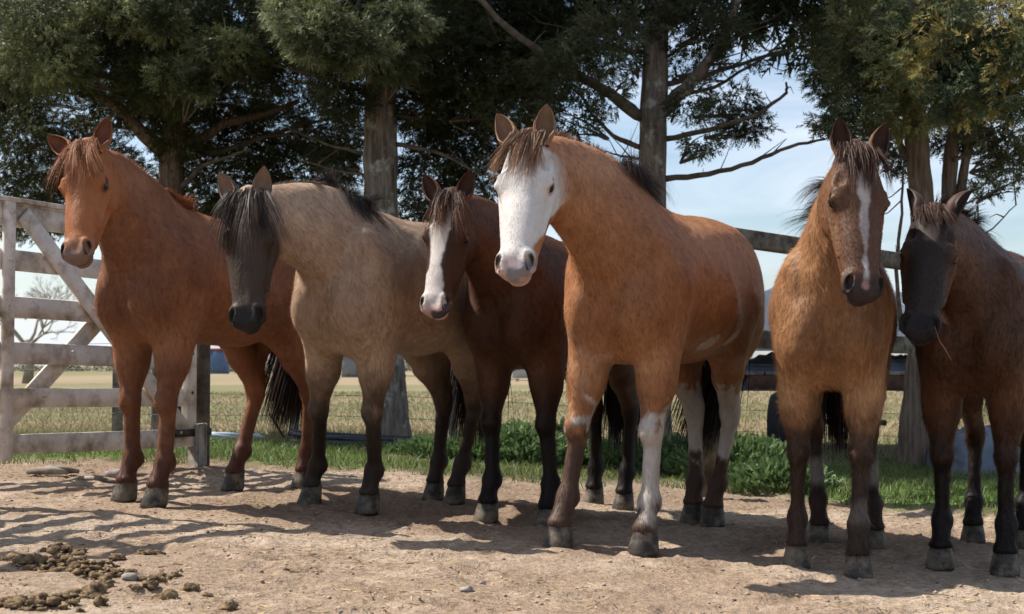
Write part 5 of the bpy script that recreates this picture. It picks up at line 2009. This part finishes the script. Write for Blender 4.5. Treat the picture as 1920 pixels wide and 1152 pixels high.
lump('stone', 905, 1079, .014, .6, STONE, 36, 'tiny stone just above the grey foreground stone', 'stone', ang=True, seg=10)
m = MB()
a_, b_ = on_ground(148, 903), on_ground(216, 911)
m.tube([a_ + Vector((0, 0, .02)), a_.lerp(b_, .5) + Vector((0, 0, .03)), b_ + Vector((0, 0, .02))], [.011, .013, .010], 7, wob=.1)
tag(m.build('stick', OLDWOOD, None, True), 'bare stick on the dirt left of the chestnut horse\'s hooves', 'stick')
m = MB()
a_, b_ = on_ground(50, 891), on_ground(146, 893)
for k in range(3):
    o_ = Vector((0, .05 * k, .018 + .012 * (k % 2)))
    m.tube([a_.lerp(b_, .0 + .1 * k) + o_, a_.lerp(b_, .5) + o_ + Vector((0, .02, .01)), a_.lerp(b_, .8 + .06 * k) + o_], [.014, .026, .012], 8, wob=.2, seed=k)
tag(m.build('rotten_wood', OLDWOOD, None, True), 'split rotten piece of wood lying at the edge of the grass before the gate', 'wood')
m = MB()
q0 = at(1757, 622, 5.55)
m.tube([at(1752, 612, 5.55), at(1762, 640, 5.53), at(1772, 655, 5.52), at(1784, 676, 5.52)], [.0012, .0018, .0020, .0014], 5, wob=.3)
tag(m.build('straw', noise_mat('straw_stalk', (.16, .07, .035), (.24, .11, .055)), None, True), 'reddish straw hanging from the mouth of the dark brown horse', 'straw')

# gravel and chaff on the yard
n = 9000
y = 4.2 + 5.6 * rng.random(n) ** 1.1
x = rng.uniform(-.40, .40, n) * y
r0 = .0018 + .0095 * rng.random(n) ** 9
oct_ = np.array([(1, 0, 0), (-1, 0, 0), (0, 1, 0), (0, -1, 0), (0, 0, 1), (0, 0, -1)], float)
of = np.array([(0, 2, 4), (2, 1, 4), (1, 3, 4), (3, 0, 4), (2, 0, 5), (1, 2, 5), (3, 1, 5), (0, 3, 5)])
zz = surf_z(x, y)
Vg = oct_[None] * r0[:, None, None] * rng.uniform(.6, 1.4, (n, 6, 1)) * V3(1, 1, .6) + np.stack([x, y, zz + r0 * .25], 1)[:, None]
Fg = (of[None] + (np.arange(n) * 6)[:, None, None]).reshape(-1, 3)
k = rng.random((n, 1))
cg = np.repeat(V3(.22, .165, .12)[None] * (1 - k) + V3(.38, .30, .235)[None] * k, 6, 0)
SOILM = attr_mat('gravel_bits', rough=.95, spec=.1, var=.1)
tag(mesh_np('gravel', Vg.reshape(-1, 3), None, SOILM, None, False, cg, F3=Fg), 'fine gravel scattered over the bare yard', 'gravel', kind='stuff')
n = 15000
y = 4.2 + 5.4 * rng.random(n) ** 1.0
x = rng.uniform(-.40, .40, n) * y
dens = fbm(np.stack([x, y, 0 * x], 1), 1.4, 91)
kp = rng.random(n) < smooth01((dens - .36) * 4)
x, y = x[kp], y[kp]
n = len(x)
a = rng.uniform(0, 6.28, n)
ll = rng.uniform(.006, .022, n)
P = np.stack([x, y, surf_z(x, y) + .003], 1)
dv = np.stack([np.cos(a), np.sin(a), rng.normal(0, .12, n)], 1) * ll[:, None]
sv = np.stack([-np.sin(a), np.cos(a), rng.normal(0, .5, n)], 1) * .0016
Vc = np.stack([P - dv - sv, P - dv + sv, P + dv + sv, P + dv - sv], 1).reshape(-1, 3)
k = rng.random((n, 1))
cc = np.repeat(V3(.14, .09, .055)[None] * (1 - k) + V3(.50, .38, .20)[None] * k, 4, 0)
tag(mesh_np('chaff', Vc, np.arange(n * 4).reshape(-1, 4), SOILM, None, False, cc), 'bits of straw and chaff trodden into the dirt', 'chaff', kind='stuff')
